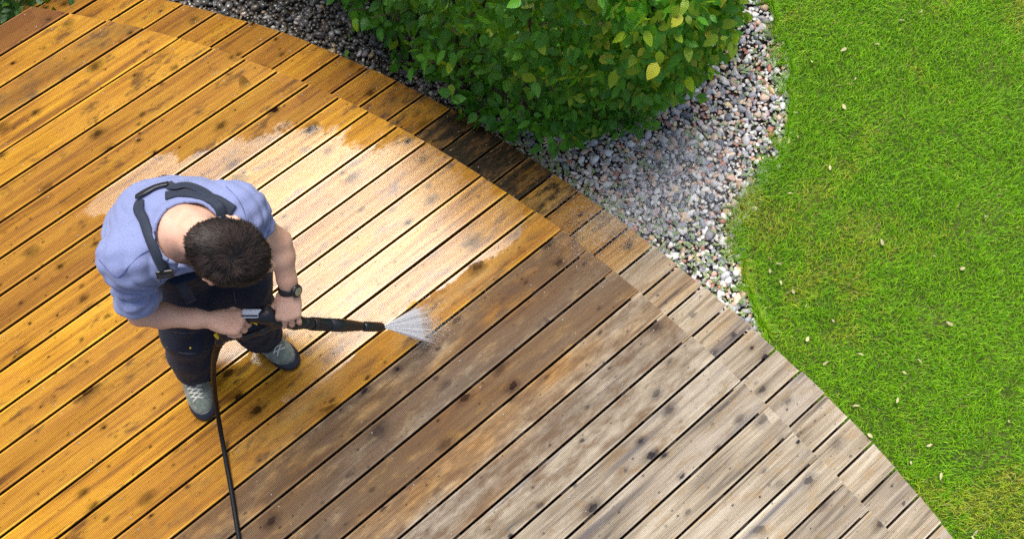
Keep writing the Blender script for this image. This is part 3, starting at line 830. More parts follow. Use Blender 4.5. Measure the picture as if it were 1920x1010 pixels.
# ------------------------------------------------------------------ signed-distance modelling for the figure
class Field:
    """blend of rounded shapes on a grid, turned into one continuous surface"""
    def __init__(s, lo, hi, res):
        s.lo = np.array(lo, float); s.res = res
        s.n = np.ceil((np.array(hi) - s.lo) / res).astype(int) + 1
        s.g = np.full(s.n, 0.5, np.float32)
    def block(s, lo, hi):
        a = np.clip(np.floor((np.array(lo) - s.lo) / s.res).astype(int), 0, s.n); b = np.clip(np.ceil((np.array(hi) - s.lo) / s.res).astype(int) + 1, 0, s.n)
        if np.any(b <= a): return None
        ax = [s.lo[i] + s.res * np.arange(a[i], b[i]) for i in range(3)]
        X = np.stack(np.meshgrid(*ax, indexing='ij'), -1)
        return tuple(slice(a[i], b[i]) for i in range(3)), X
    def add(s, lo, hi, fn, k, mode='add'):
        mar = max(k, 0.0) * 1.2 + 0.035
        r = s.block(np.array(lo) - mar, np.array(hi) + mar)
        if r is None: return
        sl, X = r
        d = fn(X).astype(np.float32); a = s.g[sl]
        if mode == 'add':
            if k <= 0: s.g[sl] = np.minimum(a, d)
            else:
                h = np.clip(.5 + .5 * (a - d) / k, 0, 1); s.g[sl] = a * (1 - h) + d * h - k * h * (1 - h)
        else:
            if k <= 0: s.g[sl] = np.maximum(a, -d)
            else:
                h = np.clip(.5 - .5 * (a + d) / k, 0, 1); s.g[sl] = a * (1 - h) - d * h + k * h * (1 - h)
    def cone(s, a, b, ra, rb, k=0.02, mode='add'):
        a = np.array(a, float); b = np.array(b, float); ba = b - a; l2 = ba @ ba; L = math.sqrt(l2) + 1e-9
        def fn(X):
            t = np.clip(((X - a) @ ba) / l2, 0, 1)
            return np.linalg.norm(X - a - t[..., None] * ba, axis=-1) - (ra + (rb - ra) * t)
        r = max(ra, rb)
        s.add(np.minimum(a, b) - r, np.maximum(a, b) + r, fn, k, mode)
    def chain(s, pts, rads, k=0.02):
        for i in range(len(pts) - 1): s.cone(pts[i], pts[i + 1], rads[i], rads[i + 1], k)
    def ell(s, c, axes, rad, k=0.02, mode='add', power=2):
        c = np.array(c, float); A = np.array([np.array(x, float) for x in axes]); rad = np.array(rad, float)
        def fn(X):
            q = (X - c) @ A.T
            k0 = np.linalg.norm(q / rad, axis=-1); k1 = np.linalg.norm(q / (rad * rad), axis=-1) + 1e-9
            return k0 * (k0 - 1) / k1
        r = rad.max()
        s.add(c - r, c + r, fn, k, mode)
    def box(s, c, axes, half, rnd=0.01, k=0.01, mode='add'):
        c = np.array(c, float); A = np.array([np.array(x, float) for x in axes]); hf = np.array(half, float) - rnd
        def fn(X):
            q = np.abs((X - c) @ A.T) - hf
            return np.linalg.norm(np.maximum(q, 0), axis=-1) + np.minimum(q.max(-1), 0) - rnd
        r = np.linalg.norm(half)
        s.add(c - r, c + r, fn, k, mode)
    def plane(s, p, nrm, k=0.0):
        """cut away what lies on the side the normal points to"""
        X = s.all(); d = (X - np.array(p)) @ np.array(nrm)
        s.g = np.maximum(s.g, d.astype(np.float32))
    def all(s):
        ax = [s.lo[i] + s.res * np.arange(s.n[i]) for i in range(3)]
        return np.stack(np.meshgrid(*ax, indexing='ij'), -1)
    def mesh(s):
        g = s.g; nx, ny, nz = g.shape
        neg = g < 0
        act = np.zeros((nx - 1, ny - 1, nz - 1), np.int8)
        for i in (0, 1):
            for j in (0, 1):
                for k in (0, 1): act += neg[i:nx - 1 + i, j:ny - 1 + j, k:nz - 1 + k]
        cells = np.argwhere((act > 0) & (act < 8))
        idm = np.full(act.shape, -1, np.int32); idm[tuple(cells.T)] = np.arange(len(cells))
        cv = np.zeros((len(cells), 8), np.float32); offs = [(i, j, k) for i in (0, 1) for j in (0, 1) for k in (0, 1)]
        for q, o in enumerate(offs): cv[:, q] = g[tuple((cells + o).T)]
        acc = np.zeros((len(cells), 3)); cnt = np.zeros(len(cells))
        for q in range(8):
            for r in range(q + 1, 8):
                if sum(abs(a - b) for a, b in zip(offs[q], offs[r])) != 1: continue
                va, vb = cv[:, q], cv[:, r]; mk = (va < 0) != (vb < 0)
                t = np.where(mk, va / np.where(mk, va - vb, 1), 0)
                p = np.array(offs[q]) + t[:, None] * (np.array(offs[r]) - np.array(offs[q]))
                acc += np.where(mk[:, None], p, 0); cnt += mk
        V = s.lo + (cells + acc / cnt[:, None]) * s.res
        Fs = []
        for ax in range(3):
            o1, o2 = [(1, 2), (2, 0), (0, 1)][ax]
            a = neg; sl0 = [slice(None)] * 3; sl1 = [slice(None)] * 3
            sl0[ax] = slice(0, -1); sl1[ax] = slice(1, None)
            e = np.argwhere(neg[tuple(sl0)] != neg[tuple(sl1)])
            e = e[(e[:, o1] > 0) & (e[:, o2] > 0) & (e[:, o1] < act.shape[o1]) & (e[:, o2] < act.shape[o2])]
            fl = neg[tuple(e.T)]
            d1 = np.zeros(3, int); d1[o1] = 1; d2 = np.zeros(3, int); d2[o2] = 1
            qd = np.stack([idm[tuple((e - d1 - d2).T)], idm[tuple((e - d2).T)], idm[tuple(e.T)], idm[tuple((e - d1).T)]], 1)
            qd[~fl] = qd[~fl][:, ::-1]
            Fs.append(qd)
        return V, np.concatenate(Fs)

def smooth_mesh(V, Fc, it=2, lam=0.5):
    e = np.concatenate([Fc[:, [0, 1]], Fc[:, [1, 2]], Fc[:, [2, 3]], Fc[:, [3, 0]]])
    for _ in range(it):
        acc = np.zeros_like(V); cnt = np.zeros(len(V))
        for a, b in ((0, 1), (1, 0)):
            np.add.at(acc, e[:, a], V[e[:, b]]); np.add.at(cnt, e[:, a], 1)
        V = V + lam * (acc / np.maximum(cnt, 1)[:, None] - V)
    return V

def compact(V, Fc, keep):
    Fc = Fc[keep]; used = np.unique(Fc); mp = np.full(len(V), -1); mp[used] = np.arange(len(used))
    return V[used], mp[Fc]

# ------------------------------------------------------------------ the man washing the deck
fwd = np.array(D(0.59, -0.81, 0)); lef = np.array(D(0.81, 0.59, 0)); upz = np.array([0, 0, 1.0])
A3 = lambda *a: np.array(W(*a))
Q = lambda px, py, z: np.array(P(px, py, z))
J = dict(hip=A3(-1.045, .955, .93), rhip=A3(-1.115, .895, .90), lhip=A3(-.975, 1.005, .90),
         rknee=Q(352, 622, .50), rank=Q(365, 690, .10), lknee=Q(470, 590, .50), lank=Q(492, 628, .10),
         waist=A3(-1.035, .945, 1.07), chest=A3(-1.005, .905, 1.20), upper=A3(-.965, .85, 1.33), neck=Q(352, 432, 1.40),
         rsh=Q(246, 486, 1.33), lsh=Q(444, 399, 1.33), relb=Q(264, 587, 1.07), rwr=Q(398, 600, .975), lelb=Q(522, 452, 1.14), lwr=Q(543, 546, .985),
         head=Q(434, 474, 1.50))
hup = np.array(D(.30, -.26, .915)); hfw = np.array(D(.95, -.12, -.3)); hfw -= hup * (hfw @ hup); hfw /= np.linalg.norm(hfw); hle = np.cross(hup, hfw)
to_cam = lambda p: (_CAMn - p) / np.linalg.norm(_CAMn - p)
CXa, CYa = np.array(CX), np.array(CY)

def hand(f, wrist, dirv, back, thumb_side, curls, spread=0.10, thumb=None, scale=1.0):
    """palm, four fingers of three bones and a thumb; curls = bend of each joint per finger (index first)"""
    d = dirv / np.linalg.norm(dirv); b = back - d * (back @ d); b /= np.linalg.norm(b)
    l = thumb_side - d * (thumb_side @ d) - b * (thumb_side @ b); l /= np.linalg.norm(l)
    s = scale; k = 0.008
    offs = (0.031, 0.0105, -0.0105, -0.030); plen = (0.086, 0.090, 0.085, 0.076)
    flen = ((.043, .026, .021), (.047, .029, .022), (.043, .027, .021), (.034, .021, .019))
    frad = (.0098, .0100, .0095, .0084)
    kn = []
    for i in range(4):
        p0 = wrist + l * offs[i] * .55 * s + d * .012 * s; p1 = wrist + d * plen[i] * s + l * offs[i] * s + b * (.004 if i in (1, 2) else 0)
        f.cone(p0, p1, .0165 * s, .0125 * s, .016); kn.append(p1)
    f.ell(wrist + d * .045 * s - b * .008, (d, l, b), (.050 * s, .040 * s, .019 * s), .012)
    f.ell(wrist + d * .035 * s + l * .028 * s - b * .014, (d, l, b), (.034 * s, .017 * s, .017 * s), .010)
    tips = []
    for i in range(4):
        p = kn[i]; ang = 0.0; r = frad[i] * s
        fd = d + l * (1.5 - i) * spread; fd /= np.linalg.norm(fd)
        for j in range(3):
            ang += curls[i][j]
            v = fd * math.cos(ang) - b * math.sin(ang)
            q = p + v * flen[i][j] * s
            f.cone(p, q, r * (1.06 - .07 * j), r * (.98 - .10 * j), .0035)
            f.ell(p + b * .001, (d, l, b), (r * 1.10,) * 3, .004)
            p = q
        tips.append(p)
    base = wrist + d * .028 * s + l * .026 * s - b * .012
    t1, t2, t3 = thumb
    p = base
    for q, r0, r1 in ((t1, .0150, .0118), (t2, .0116, .0106), (t3, .0104, .0086)):
        q = wrist + d * q[0] * s + l * q[1] * s + b * q[2] * s
        f.cone(p, q, r0 * s, r1 * s, .006); p = q
    return tips

def arm(f, sh, el, wr, k=0.02, fat=0.0, part=1.0):
    ax = el - sh; m1 = sh + ax * .45; fx = wr - el; m2 = el + fx * .28
    f.chain([sh, m1, el], [.049 + fat, .046 + fat, .038 + fat], k)
    if part: f.chain([el, m2, el + fx * .75, wr], [.038, .0395, .0295, .0265], k)

def torso(f, fat=0.0, k=0.06):
    f.ell(J['hip'], (lef, fwd, upz), (.165 + fat, .118 + fat, .12 + fat), .03)
    f.ell(J['waist'], (lef, fwd, upz), (.150 + fat, .112 + fat, .13 + fat), k)
    ax = J['upper'] - J['waist']; ax /= np.linalg.norm(ax); fx = np.cross(lef, ax) * -1
    fx = fwd - ax * (fwd @ ax); fx /= np.linalg.norm(fx)
    f.ell(J['chest'], (lef, fx, ax), (.160 + fat, .118 + fat, .17 + fat), k)
    f.ell(J['upper'] - upz * .015, (lef, fx, ax), (.165 + fat, .105 + fat, .085 + fat), k)
    f.ell(Q(298, 417, 1.21), (lef, fx, ax), (.155 + fat, .088 + fat, .12 + fat), .09)
    f.cone(J['rsh'], J['lsh'], .052 + fat, .052 + fat, k)
    for s_ in ('rsh', 'lsh'): f.cone(J[s_], Q(298, 417, 1.21), .054 + fat, .078 + fat, .10)
    for s_ in ('rsh', 'lsh'): f.ell(J[s_], (lef, fwd, upz), (.050 + fat,) * 3, .06)
    # trapezius from the shoulders to the neck
    for s_ in ('rsh', 'lsh'): f.cone(J['neck'] * .75 + J['upper'] * .25, J[s_] * .55 + J['upper'] * .45, .058 + fat, .055 + fat, .05)

lo = np.min([v for v in J.values()], 0) - .22; hi = np.max([v for v in J.values()], 0) + .2; lo[2] = DECK_Z + 0.02
body = Field(lo, hi, 0.0045)
torso(body, -.010)
for a, b_ in (('rsh', 'r'), ('lsh', 'l')): arm(body, J[b_ + 'sh'], J[b_ + 'elb'], J[b_ + 'wr'])
for s_ in 'rl':
    body.chain([J[s_ + 'hip'], J[s_ + 'knee'], J[s_ + 'knee'] * .6 + J[s_ + 'ank'] * .4, J[s_ + 'ank']], [.085, .055, .052, .036], .03)
body.cone(J['ank' if 0 else 'rank'], J['rank'] - upz * .05, .036, .034, .01); body.cone(J['lank'], J['lank'] - upz * .05, .036, .034, .01)
# neck and head
body.cone(J['neck'] - (J['head'] - J['neck']) * .1, J['head'] - hup * .045 - hfw * .028, .066, .057, .03)
body.ell(J['head'] + hup * .012 - hfw * .004, (hle, hfw, hup), (.076, .099, .098), .02)
body.ell(J['head'] - hup * .045 + hfw * .035, (hle, hfw, hup), (.060, .066, .085), .02)
body.ell(J['head'] - hup * .115 + hfw * .072, (hle, hfw, hup), (.030, .026, .022), .03)
body.cone(J['head'] + hup * .012 + hfw * .097, J['head'] - hup * .040 + hfw * .116, .008, .013, .012)
for sg in (-1, 1):
    body.ell(J['head'] - hup * .040 + hfw * .104 + hle * sg * .013, (hle, hfw, hup), (.009, .009, .008), .008)
    body.ell(J['head'] + hup * .020 + hfw * .088 + hle * sg * .030, (hle, hfw, hup), (.022, .012, .007), .012)
    body.ell(J['head'] + hup * .000 + hfw * .101 + hle * sg * .031, (hle, hfw, hup), (.013, .012, .009), .004, 'cut')
    body.ell(J['head'] - hup * .016 - hfw * .006 + hle * sg * .083, (hle, (hfw * .35 + hle * sg).tolist(), hup), (.012, .010, .032), .006)
    ec = J['head'] - hup * .014 - hfw * .012 + hle * sg * .088
    eu = hup * .95 + hfw * -.2; en = hle * sg * .8 + hfw * .5; en /= np.linalg.norm(en)
    body.ell(ec, (np.cross(eu, en), eu / np.linalg.norm(eu), en), (.019, .031, .009), .006)
    body.ell(ec + en * .011, (np.cross(eu, en), eu / np.linalg.norm(eu), en), (.009, .018, .008), .004, 'cut')
body.ell(J['head'] - hup * .072 + hfw * .098, (hle, hfw, hup), (.023, .010, .006), .008)
body.ell(J['head'] - hup * .083 + hfw * .096, (hle, hfw, hup), (.020, .010, .006), .008)
# hands
g_grip0, g_grip1 = Q(478, 596, .945), Q(420, 626, .835)
rb = to_cam(J['rwr'])
rdir = Q(452, 606, .945) - J['rwr']
hand(body, J['rwr'], rdir, rb + CYa * .35, CYa + CXa * .35,
     ((.55, .75, .5), (.95, 1.15, .8), (1.05, 1.2, .8), (1.1, 1.2, .8)), .03, ((.062, .046, -.012), (.092, .040, -.014), (.112, .028, -.022)))
lb = to_cam(J['lwr'])
ldir = Q(541, 588, .945) - J['lwr']
hand(body, J['lwr'], ldir, lb + CYa * -.30, -CXa,
     ((.65, 1.05, .8), (.70, 1.05, .8), (.65, 1.0, .75), (.45, .6, .4)), .12, ((.060, .046, -.020), (.088, .046, -.040), (.100, .030, -.056)))
V, Fc = body.mesh()
V = smooth_mesh(V, Fc, 2, .4)
BODY_V, BODY_F = V, Fc

def skin_material():
    t = NT('skin')
    co = t.node('ShaderNodeTexCoord').outputs['Object']
    n = t.noise(co, 18, 4, 0.6); f2 = t.noise(co, 300, 2, 0.6)
    c = t.mix(t.smooth(n, 0.35, 0.7), (0.68, 0.42, 0.30), (0.61, 0.33, 0.225))
    t.bump(f2, 0.15, 0.0008)
    t.P(color=c, rough=0.48, spec=0.4, sss=0.12)
    t.b.inputs['Subsurface Radius'].default_value = (0.012, 0.004, 0.002)
    t.b.inputs['Subsurface Scale'].default_value = 1.0
    return t.m
def cloth_material(name, c0, c1, rough=0.85, weave=900, melange=0.5, sheen=0.15, bump=0.25):
    t = NT(name)
    co = t.node('ShaderNodeTexCoord').outputs['Object']
    mel = t.noise(co, 420, 2, 0.8); bl = t.noise(co, 7, 3, 0.6); fold = t.noise(co, 16, 2, 0.5, 0.8)
    c = t.mix(t.smooth(mel, 0.3, 0.7), c0, c1)
    c = t.mix(t.math('MULTIPLY', bl, melange * 0.5), c, c1)
    t.bump(t.math('ADD', t.math('MULTIPLY', mel, 0.2), fold), bump, 0.012)
    t.P(color=c, rough=rough, spec=0.15, sheen=sheen)
    return t.m
M['skin'] = skin_material()
M['shirt'] = cloth_material('blue_melange_jersey', (0.135, 0.172, 0.345), (0.25, 0.285, 0.47))
M['denim'] = cloth_material('navy_work_cloth', (0.0050, 0.0090, 0.020), (0.011, 0.020, 0.043), 0.75, sheen=0.05, bump=0.5)
M['strap'] = cloth_material('slate_webbing', (0.014, 0.019, 0.031), (0.028, 0.037, 0.058), 0.6, sheen=0.1, bump=0.1)
M['black'] = plain('black_plastic', (0.010, 0.011, 0.014), 0.36, 0.25, 90, 0.15)
M['rubber'] = plain('black_rubber_hose', (0.006, 0.007, 0.009), 0.55, 0.2, 120, 0.1, spec=0.2)
M['greyp'] = plain('grey_plastic', (0.50, 0.54, 0.60), 0.35, 0.08, 90)
M['yellow'] = plain('yellow_plastic', (0.75, 0.52, 0.01), 0.35, 0.1, 90)
M['thread'] = plain('pale_thread', (0.075, 0.09, 0.125), 0.7, 0.1, 90)
M['steel'] = plain('brushed_steel', (0.45, 0.47, 0.5), 0.3, 0.1, 90, metal=1.0)

person = tag(empty('person', tuple((J['rank'] + J['lank']) / 2 - upz * (J['rank'][2] - DECK_Z))),
             'person in blue t-shirt and navy dungarees bending forward, holding a pressure washer lance', 'person')
np_mesh('body', V, Fc, M['skin'], person)

# t-shirt: offset torso and short sleeves, hollow at the hems
rs_end = J['rsh'] + (J['relb'] - J['rsh']) * .74; ls_end = J['lsh'] + (J['lelb'] - J['lsh']) * .52
pts = np.array([J['hip'], J['neck'], J['rsh'], J['lsh'], rs_end, ls_end, J['chest']])
sh = Field(pts.min(0) - .24, pts.max(0) + .2, 0.0045)
torso(sh, 0.011, .06)
rax = (J['relb'] - J['rsh']) / np.linalg.norm(J['relb'] - J['rsh']); lax = (J['lelb'] - J['lsh']) / np.linalg.norm(J['lelb'] - J['lsh'])
sh.cone(J['rsh'], rs_end + rax * .03, .062, .077, .05)
sh.cone(J['lsh'], ls_end + lax * .03, .058, .062, .05)
X = sh.all()
def folds(X, o, ax, freq, amp, ph=0.0, tilt=None):
    q = X - o; t = q @ ax
    if tilt is not None: t = t + (q @ tilt) * .8
    w = np.sin(t * freq + 2.0 * np.sin(q @ np.array([9., 7., 5.]) + ph)) * np.exp(-np.linalg.norm(q, axis=-1) / .13)
    return amp * w
sh.g += folds(X, J['rsh'] + rax * .12 + fwd * .04, rax, 85, .0055, .4, fwd).astype(np.float32)
sh.g += folds(X, J['lsh'] + lax * .06 + fwd * .04, lax, 80, .004, 1.4, fwd).astype(np.float32)
def radiate(X, o, ax, n_f, amp, reach, ph):
    """creases fanning out from a point such as the armpit"""
    q = X - o; r = np.linalg.norm(q, axis=-1) + 1e-6
    e1 = np.cross(ax, upz); e1 /= np.linalg.norm(e1); e2 = np.cross(ax, e1)
    th_ = np.arctan2(q @ e1, q @ e2)
    w = np.sin(th_ * n_f + ph + 1.6 * np.sin(r * 26 + ph) + 1.2 * np.sin(q @ np.array([21., 13., -17.])))
    return (amp * (1 - np.abs(w)) * np.clip(r / .03, 0, 1) * np.exp(-(r / reach) ** 2)).astype(np.float32)
for s_, ax_ in (('r', rax), ('l', lax)):
    sd_ = -1 if s_ == 'r' else 1
    arm_pit = J[s_ + 'sh'] + fwd * .05 - upz * .07 - lef * sd_ * .03
    sh.g += radiate(X, arm_pit, fwd, 8, .013, .18, .5 + sd_)
    sh.g += radiate(X, J[s_ + 'sh'] + ax_ * .10 - fwd * .02, ax_, 5, .008, .13, 1.7 * sd_)
sh.g += radiate(X, J['chest'] - fwd * .10 - upz * .10, fwd, 6, .010, .24, .3)
sh.g += (0.0022 * np.sin(X @ np.array([31., 14., 22.]) + 2 * np.sin(X @ np.array([9., -17., 13.])))).astype(np.float32)
nk = J['neck'] * .8 + J['upper'] * .2
nd = (J['head'] - J['neck']); nd /= np.linalg.norm(nd); nd = nd * .55 + upz * .75 + fwd * .1; nd /= np.linalg.norm(nd)
def neck_cut(X):
    q = X - (J['neck'] + fwd * .012); t = q @ nd
    return np.sqrt((((q - t[..., None] * nd)) ** 2).sum(-1)) - .092
cuts = np.maximum(np.maximum((X - rs_end) @ rax, (X - ls_end) @ lax), -neck_cut(X))
cuts = np.where(((X - J['chest']) @ upz) < -.02, np.maximum((X - rs_end) @ rax, (X - ls_end) @ lax), cuts)
far_r = ((X - rs_end) @ rax); near_r = np.linalg.norm(X - rs_end, axis=-1) < .16
far_l = ((X - ls_end) @ lax); near_l = np.linalg.norm(X - ls_end, axis=-1) < .14
cut = np.full(sh.g.shape, -1.0, np.float32)
cut = np.where(near_r, np.maximum(cut, far_r), cut); cut = np.where(near_l, np.maximum(cut, far_l), cut)
hi_ = ((X - J['chest']) @ upz) > .05
cut = np.where(hi_, np.maximum(cut, -neck_cut(X)), cut)
cut = np.maximum(cut, (J['waist'] - upz * .05 - X) @ upz)
base_g = sh.g.copy()
sh.g = np.maximum(sh.g, cut.astype(np.float32))
V, Fc = sh.mesh()
def sample(grid, f, V):
    q = (V - f.lo) / f.res; i = np.clip(np.floor(q).astype(int), 0, np.array(grid.shape) - 2); t = q - i
    out = 0
    for a in (0, 1):
        for b in (0, 1):
            for c in (0, 1):
                out = out + grid[i[:, 0] + a, i[:, 1] + b, i[:, 2] + c] * (t[:, 0] if a else 1 - t[:, 0]) * (t[:, 1] if b else 1 - t[:, 1]) * (t[:, 2] if c else 1 - t[:, 2])
    return out
bv = sample(base_g, sh, V)
okv = bv > -0.0045
V, Fc = compact(V, Fc, okv[Fc].all(1))
V = smooth_mesh(V, Fc, 2, .4)
shirt = np_mesh('t_shirt', V, Fc, M['shirt'], person)
sol = shirt.modifiers.new('thick', 'SOLIDIFY'); sol.thickness = 0.004; sol.offset = -1
SHIRT_BVH = BVHTree.FromPolygons([tuple(v) for v in V], [tuple(int(i) for i in f) for f in Fc])
BODY_BVH = BVHTree.FromPolygons([tuple(v) for v in BODY_V], [tuple(int(i) for i in f) for f in BODY_F])
def drape(bvhs, px, py, lift):
    o = CAM; d = ray_dir(px, py); best = None
    for b in bvhs:
        h = b.ray_cast(o, d)
        if h[0] is not None and (best is None or h[3] < best[3]): best = h
    if best is None:
        return None
    nrm = best[1] if best[1].dot(d) < 0 else -best[1]
    return best[0] + nrm * lift, nrm
M['seam_blue'] = plain('blue_seam', (0.075, 0.10, 0.25), 0.8, 0.1, 90)
def shirt_seam(pix, r=.0013):
    pts = [h_[0] for h_ in (drape([SHIRT_BVH], a, b, .0008) for a, b in pix) if h_]
    if len(pts) > 2:
        Vs, Fs = tube(catmull(pts, 4), r, 6); mesh_obj('seam', Vs, Fs, M['seam_blue'], shirt)
shirt_seam([(186, 486), (203, 506), (221, 519), (240, 501), (262, 479), (284, 466)])
shirt_seam([(424, 350), (445, 372), (458, 398), (462, 424)])
# collar rib and sleeve hems
def ring_on(bvh, centre, axis, rad, zoff, n=64, lift=0.001):
    out = []; e1 = np.cross(axis, [0.3, 0.5, 0.8]); e1 /= np.linalg.norm(e1); e2 = np.cross(axis, e1)
    for i in range(n):
        a = 2 * math.pi * i / n
        c = Vector(centre + (e1 * math.cos(a) + e2 * math.sin(a)) * rad + axis * zoff)
        r = bvh.find_nearest(c); out.append(r[0] + r[1] * lift)
    return out
cr_ = ring_on(SHIRT_BVH, J['neck'] + fwd * .012, nd, .094, 0.01, 72)
cr_ = catmull(cr_ + cr_[:1], 1)
Vr, Fr = tube(cr_, .006, 8, False)
mesh_obj('collar', Vr, Fr, M['shirt'], shirt)

# dungarees: loose trouser legs, seat, waist and bib
pts = np.array([J[k_] for k_ in ('hip', 'rank', 'lank', 'rknee', 'lknee', 'chest', 'lhip', 'rhip')])
lo = pts.min(0) - .2; hi = pts.max(0) + .2; lo[2] = DECK_Z + .04
dg = Field(lo, hi, 0.005)
for s_ in 'rl':
    hem = J[s_ + 'ank'] + (J[s_ + 'ank'] - J[s_ + 'knee']) * .02
    mid = J[s_ + 'knee'] * .5 + J[s_ + 'ank'] * .5
    dg.chain([J[s_ + 'hip'], J[s_ + 'hip'] * .5 + J[s_ + 'knee'] * .5, J[s_ + 'knee'], mid, hem], [.108, .102, .088, .083, .080], .05)
dg.ell(J['hip'], (lef, fwd, upz), (.188, .140, .13), .05)
dg.ell(J['waist'], (lef, fwd, upz), (.176, .137, .12), .05)
X = dg.all()
for s_, ph in (('r', .3), ('l', 1.7)):
    ax = J[s_ + 'ank'] - J[s_ + 'knee']; ax /= np.linalg.norm(ax)
    for o, am, fr in ((J[s_ + 'ank'] - ax * .06, .008, 95), (J[s_ + 'knee'], .007, 70), (J[s_ + 'hip'] + ax * .12, .007, 60)):
        dg.g += folds(X, o, ax, fr, am, ph, lef).astype(np.float32)
top_cut = (X - (J['waist'] + upz * .035)) @ upz
dg.g = np.maximum(dg.g, top_cut.astype(np.float32))
# bib over the chest
bf = Field.__new__(Field); bf.lo, bf.res, bf.n = dg.lo, dg.res, dg.n; bf.g = np.full(dg.n, .5, np.float32)
torso(bf, .030, .07)
ax = J['upper'] - J['waist']; ax /= np.linalg.norm(ax); fx = fwd - ax * (fwd @ ax); fx /= np.linalg.norm(fx)
q = X - J['chest']
bc = np.maximum.reduce([q @ ax - .10, np.abs(q @ lef) - (.135 - .25 * np.clip(q @ ax, 0, .1)), .035 - q @ fx])
dg.g = np.minimum(dg.g, np.maximum(bf.g, bc.astype(np.float32)))
for s_ in 'rl':
    ax_ = J[s_ + 'ank'] - J[s_ + 'knee']; ax_ /= np.linalg.norm(ax_)
    hem = J[s_ + 'ank'] - ax_ * .012
    near = np.linalg.norm(X - hem, axis=-1) < .14
    dg.g = np.where(near, np.maximum(dg.g, ((X - hem) @ ax_).astype(np.float32)), dg.g)
V, Fc = dg.mesh()
V = smooth_mesh(V, Fc, 2, .4)
dung = np_mesh('dungarees', V, Fc, M['denim'], person)
DUNG_BVH = BVHTree.FromPolygons([tuple(v) for v in V], [tuple(int(i) for i in f) for f in Fc])

# ribbons that lie on the cloth
def nearest(bvh, p, lift):
    r = bvh.find_nearest(Vector(p)); return r[0] + r[1] * lift, r[1]
def ribbon(name, pn, width, mat, parent, thick=.003, n=5, taper=None):
    pts = catmull([p for p, _ in pn], n); nrs = catmull([q for _, q in pn], n)
    V, Fc = [], []
    N = len(pts)
    for i in range(N):
        t = (pts[min(i + 1, N - 1)] - pts[max(i - 1, 0)]).normalized(); nn = nrs[i].normalized(); s_ = t.cross(nn).normalized(); nn = s_.cross(t).normalized()
        w = width / 2
        for c_ in (-1, -.5, 0, .5, 1):
            V.append(pts[i] + s_ * w * c_ + nn * (.0016 if abs(c_) < .9 else 0))
    for i in range(N - 1):
        for c_ in range(4): Fc.append((i * 5 + c_, (i + 1) * 5 + c_, (i + 1) * 5 + c_ + 1, i * 5 + c_ + 1))
    o = mesh_obj(name, V, Fc, mat, parent)
    m_ = o.modifiers.new('thick', 'SOLIDIFY'); m_.thickness = thick; m_.offset = 0
    return o
SB = [SHIRT_BVH]
def strap(pix, lift=.006):
    out = []
    for px, py in pix:
        h = drape(SB, px, py, lift)
        if h: out.append(h)
    return out
back_c = J['chest'] - fwd * .15
rb_pts = strap([(262, 384), (272, 415), (283, 448), (296, 480), (306, 503)])
xb = nearest(SHIRT_BVH, J['chest'] - fwd * .2 - lef * .01 + upz * .0, .006)
lw = nearest(SHIRT_BVH, J['waist'] - fwd * .2 + lef * .09 - upz * .02, .008); rw = nearest(SHIRT_BVH, J['waist'] - fwd * .2 - lef * .09 - upz * .02, .008)
ribbon('shoulder_strap', [lw, xb] + rb_pts, .029, M['strap'], dung)
lb_pts = strap([(322, 352), (350, 350), (378, 360), (400, 378), (415, 400)])
lfront = nearest(SHIRT_BVH, J['lsh'] * .45 + J['neck'] * .55 + fwd * .16 - upz * .10, .006)
ribbon('shoulder_strap', [rw, xb] + lb_pts + [lfront], .029, M['strap'], dung)
pd = strap([(311, 369), (335, 364), (362, 365), (390, 372), (415, 382), (438, 396)], .004)
ribbon('strap_pad', pd, .036, M['strap'], dung)
bb = strap([(258, 374), (275, 364), (296, 354), (318, 349)], .010)
if len(bb) > 2: ribbon('back_band', bb, .022, M['black'], dung)
# front buckle and the loose strap tail
bk = drape([SHIRT_BVH, DUNG_BVH], 309, 508, .010)
if bk:
    bt = Vector(J['chest'] - J['upper']).normalized(); sx = bt.cross(bk[1]).normalized(); by = bk[1].cross(sx)
    V = [bk[0] + sx * (a * .024) + by * (b_ * .016) + bk[1] * (c_ * .005) for a in (-1, 1) for b_ in (-1, 1) for c_ in (-1, 1)]
    bo = mesh_obj('buckle', V, [(0, 1, 3, 2), (4, 6, 7, 5), (0, 4, 5, 1), (2, 3, 7, 6), (0, 2, 6, 4), (1, 5, 7, 3)], M['black'], dung, False)
    bv_ = bo.modifiers.new('bevel', 'BEVEL'); bv_.width = .003; bv_.segments = 2
    tail = [(bk[0] + bk[1] * .006, bk[1])]
    for px, py, z in ((330, 522, 1.17), (345, 540, 1.11), (358, 566, 1.02)):
        tail.append((P(px, py, z), (Vector(to_cam(np.array(P(px, py, z)))) + Vector(fwd) * .5).normalized()))
    ribbon('strap_tail', tail, .034, M['strap'], dung)
# seams, pocket and stitched lines on the bib and thigh
def seam(pix, mat='thread', r=.0011, bvhs=None):
    pts = []
    for px, py in pix:
        h = drape(bvhs or [DUNG_BVH], px, py, .0012)
        if h: pts.append(h[0])
    if len(pts) > 2:
        Vs, Fs = tube(catmull(pts, 3), r, 5); mesh_obj('seam', Vs, Fs, M[mat], dung)
seam([(352, 540), (368, 531), (384, 522), (400, 515)])
seam([(360, 552), (378, 543), (398, 534), (420, 530)])
seam([(438, 545), (440, 556), (442, 568)])
seam([(300, 612), (330, 622), (362, 622), (392, 614)])
seam([(312, 650), (338, 660), (365, 662), (392, 655)])
h = drape([DUNG_BVH], 357, 651, .002)
if h:
    Vs, Fs = tube([h[0] - h[1] * .002, h[0] + h[1] * .003], .0035, 8); mesh_obj('rivet', Vs, Fs, M['yellow'], dung)

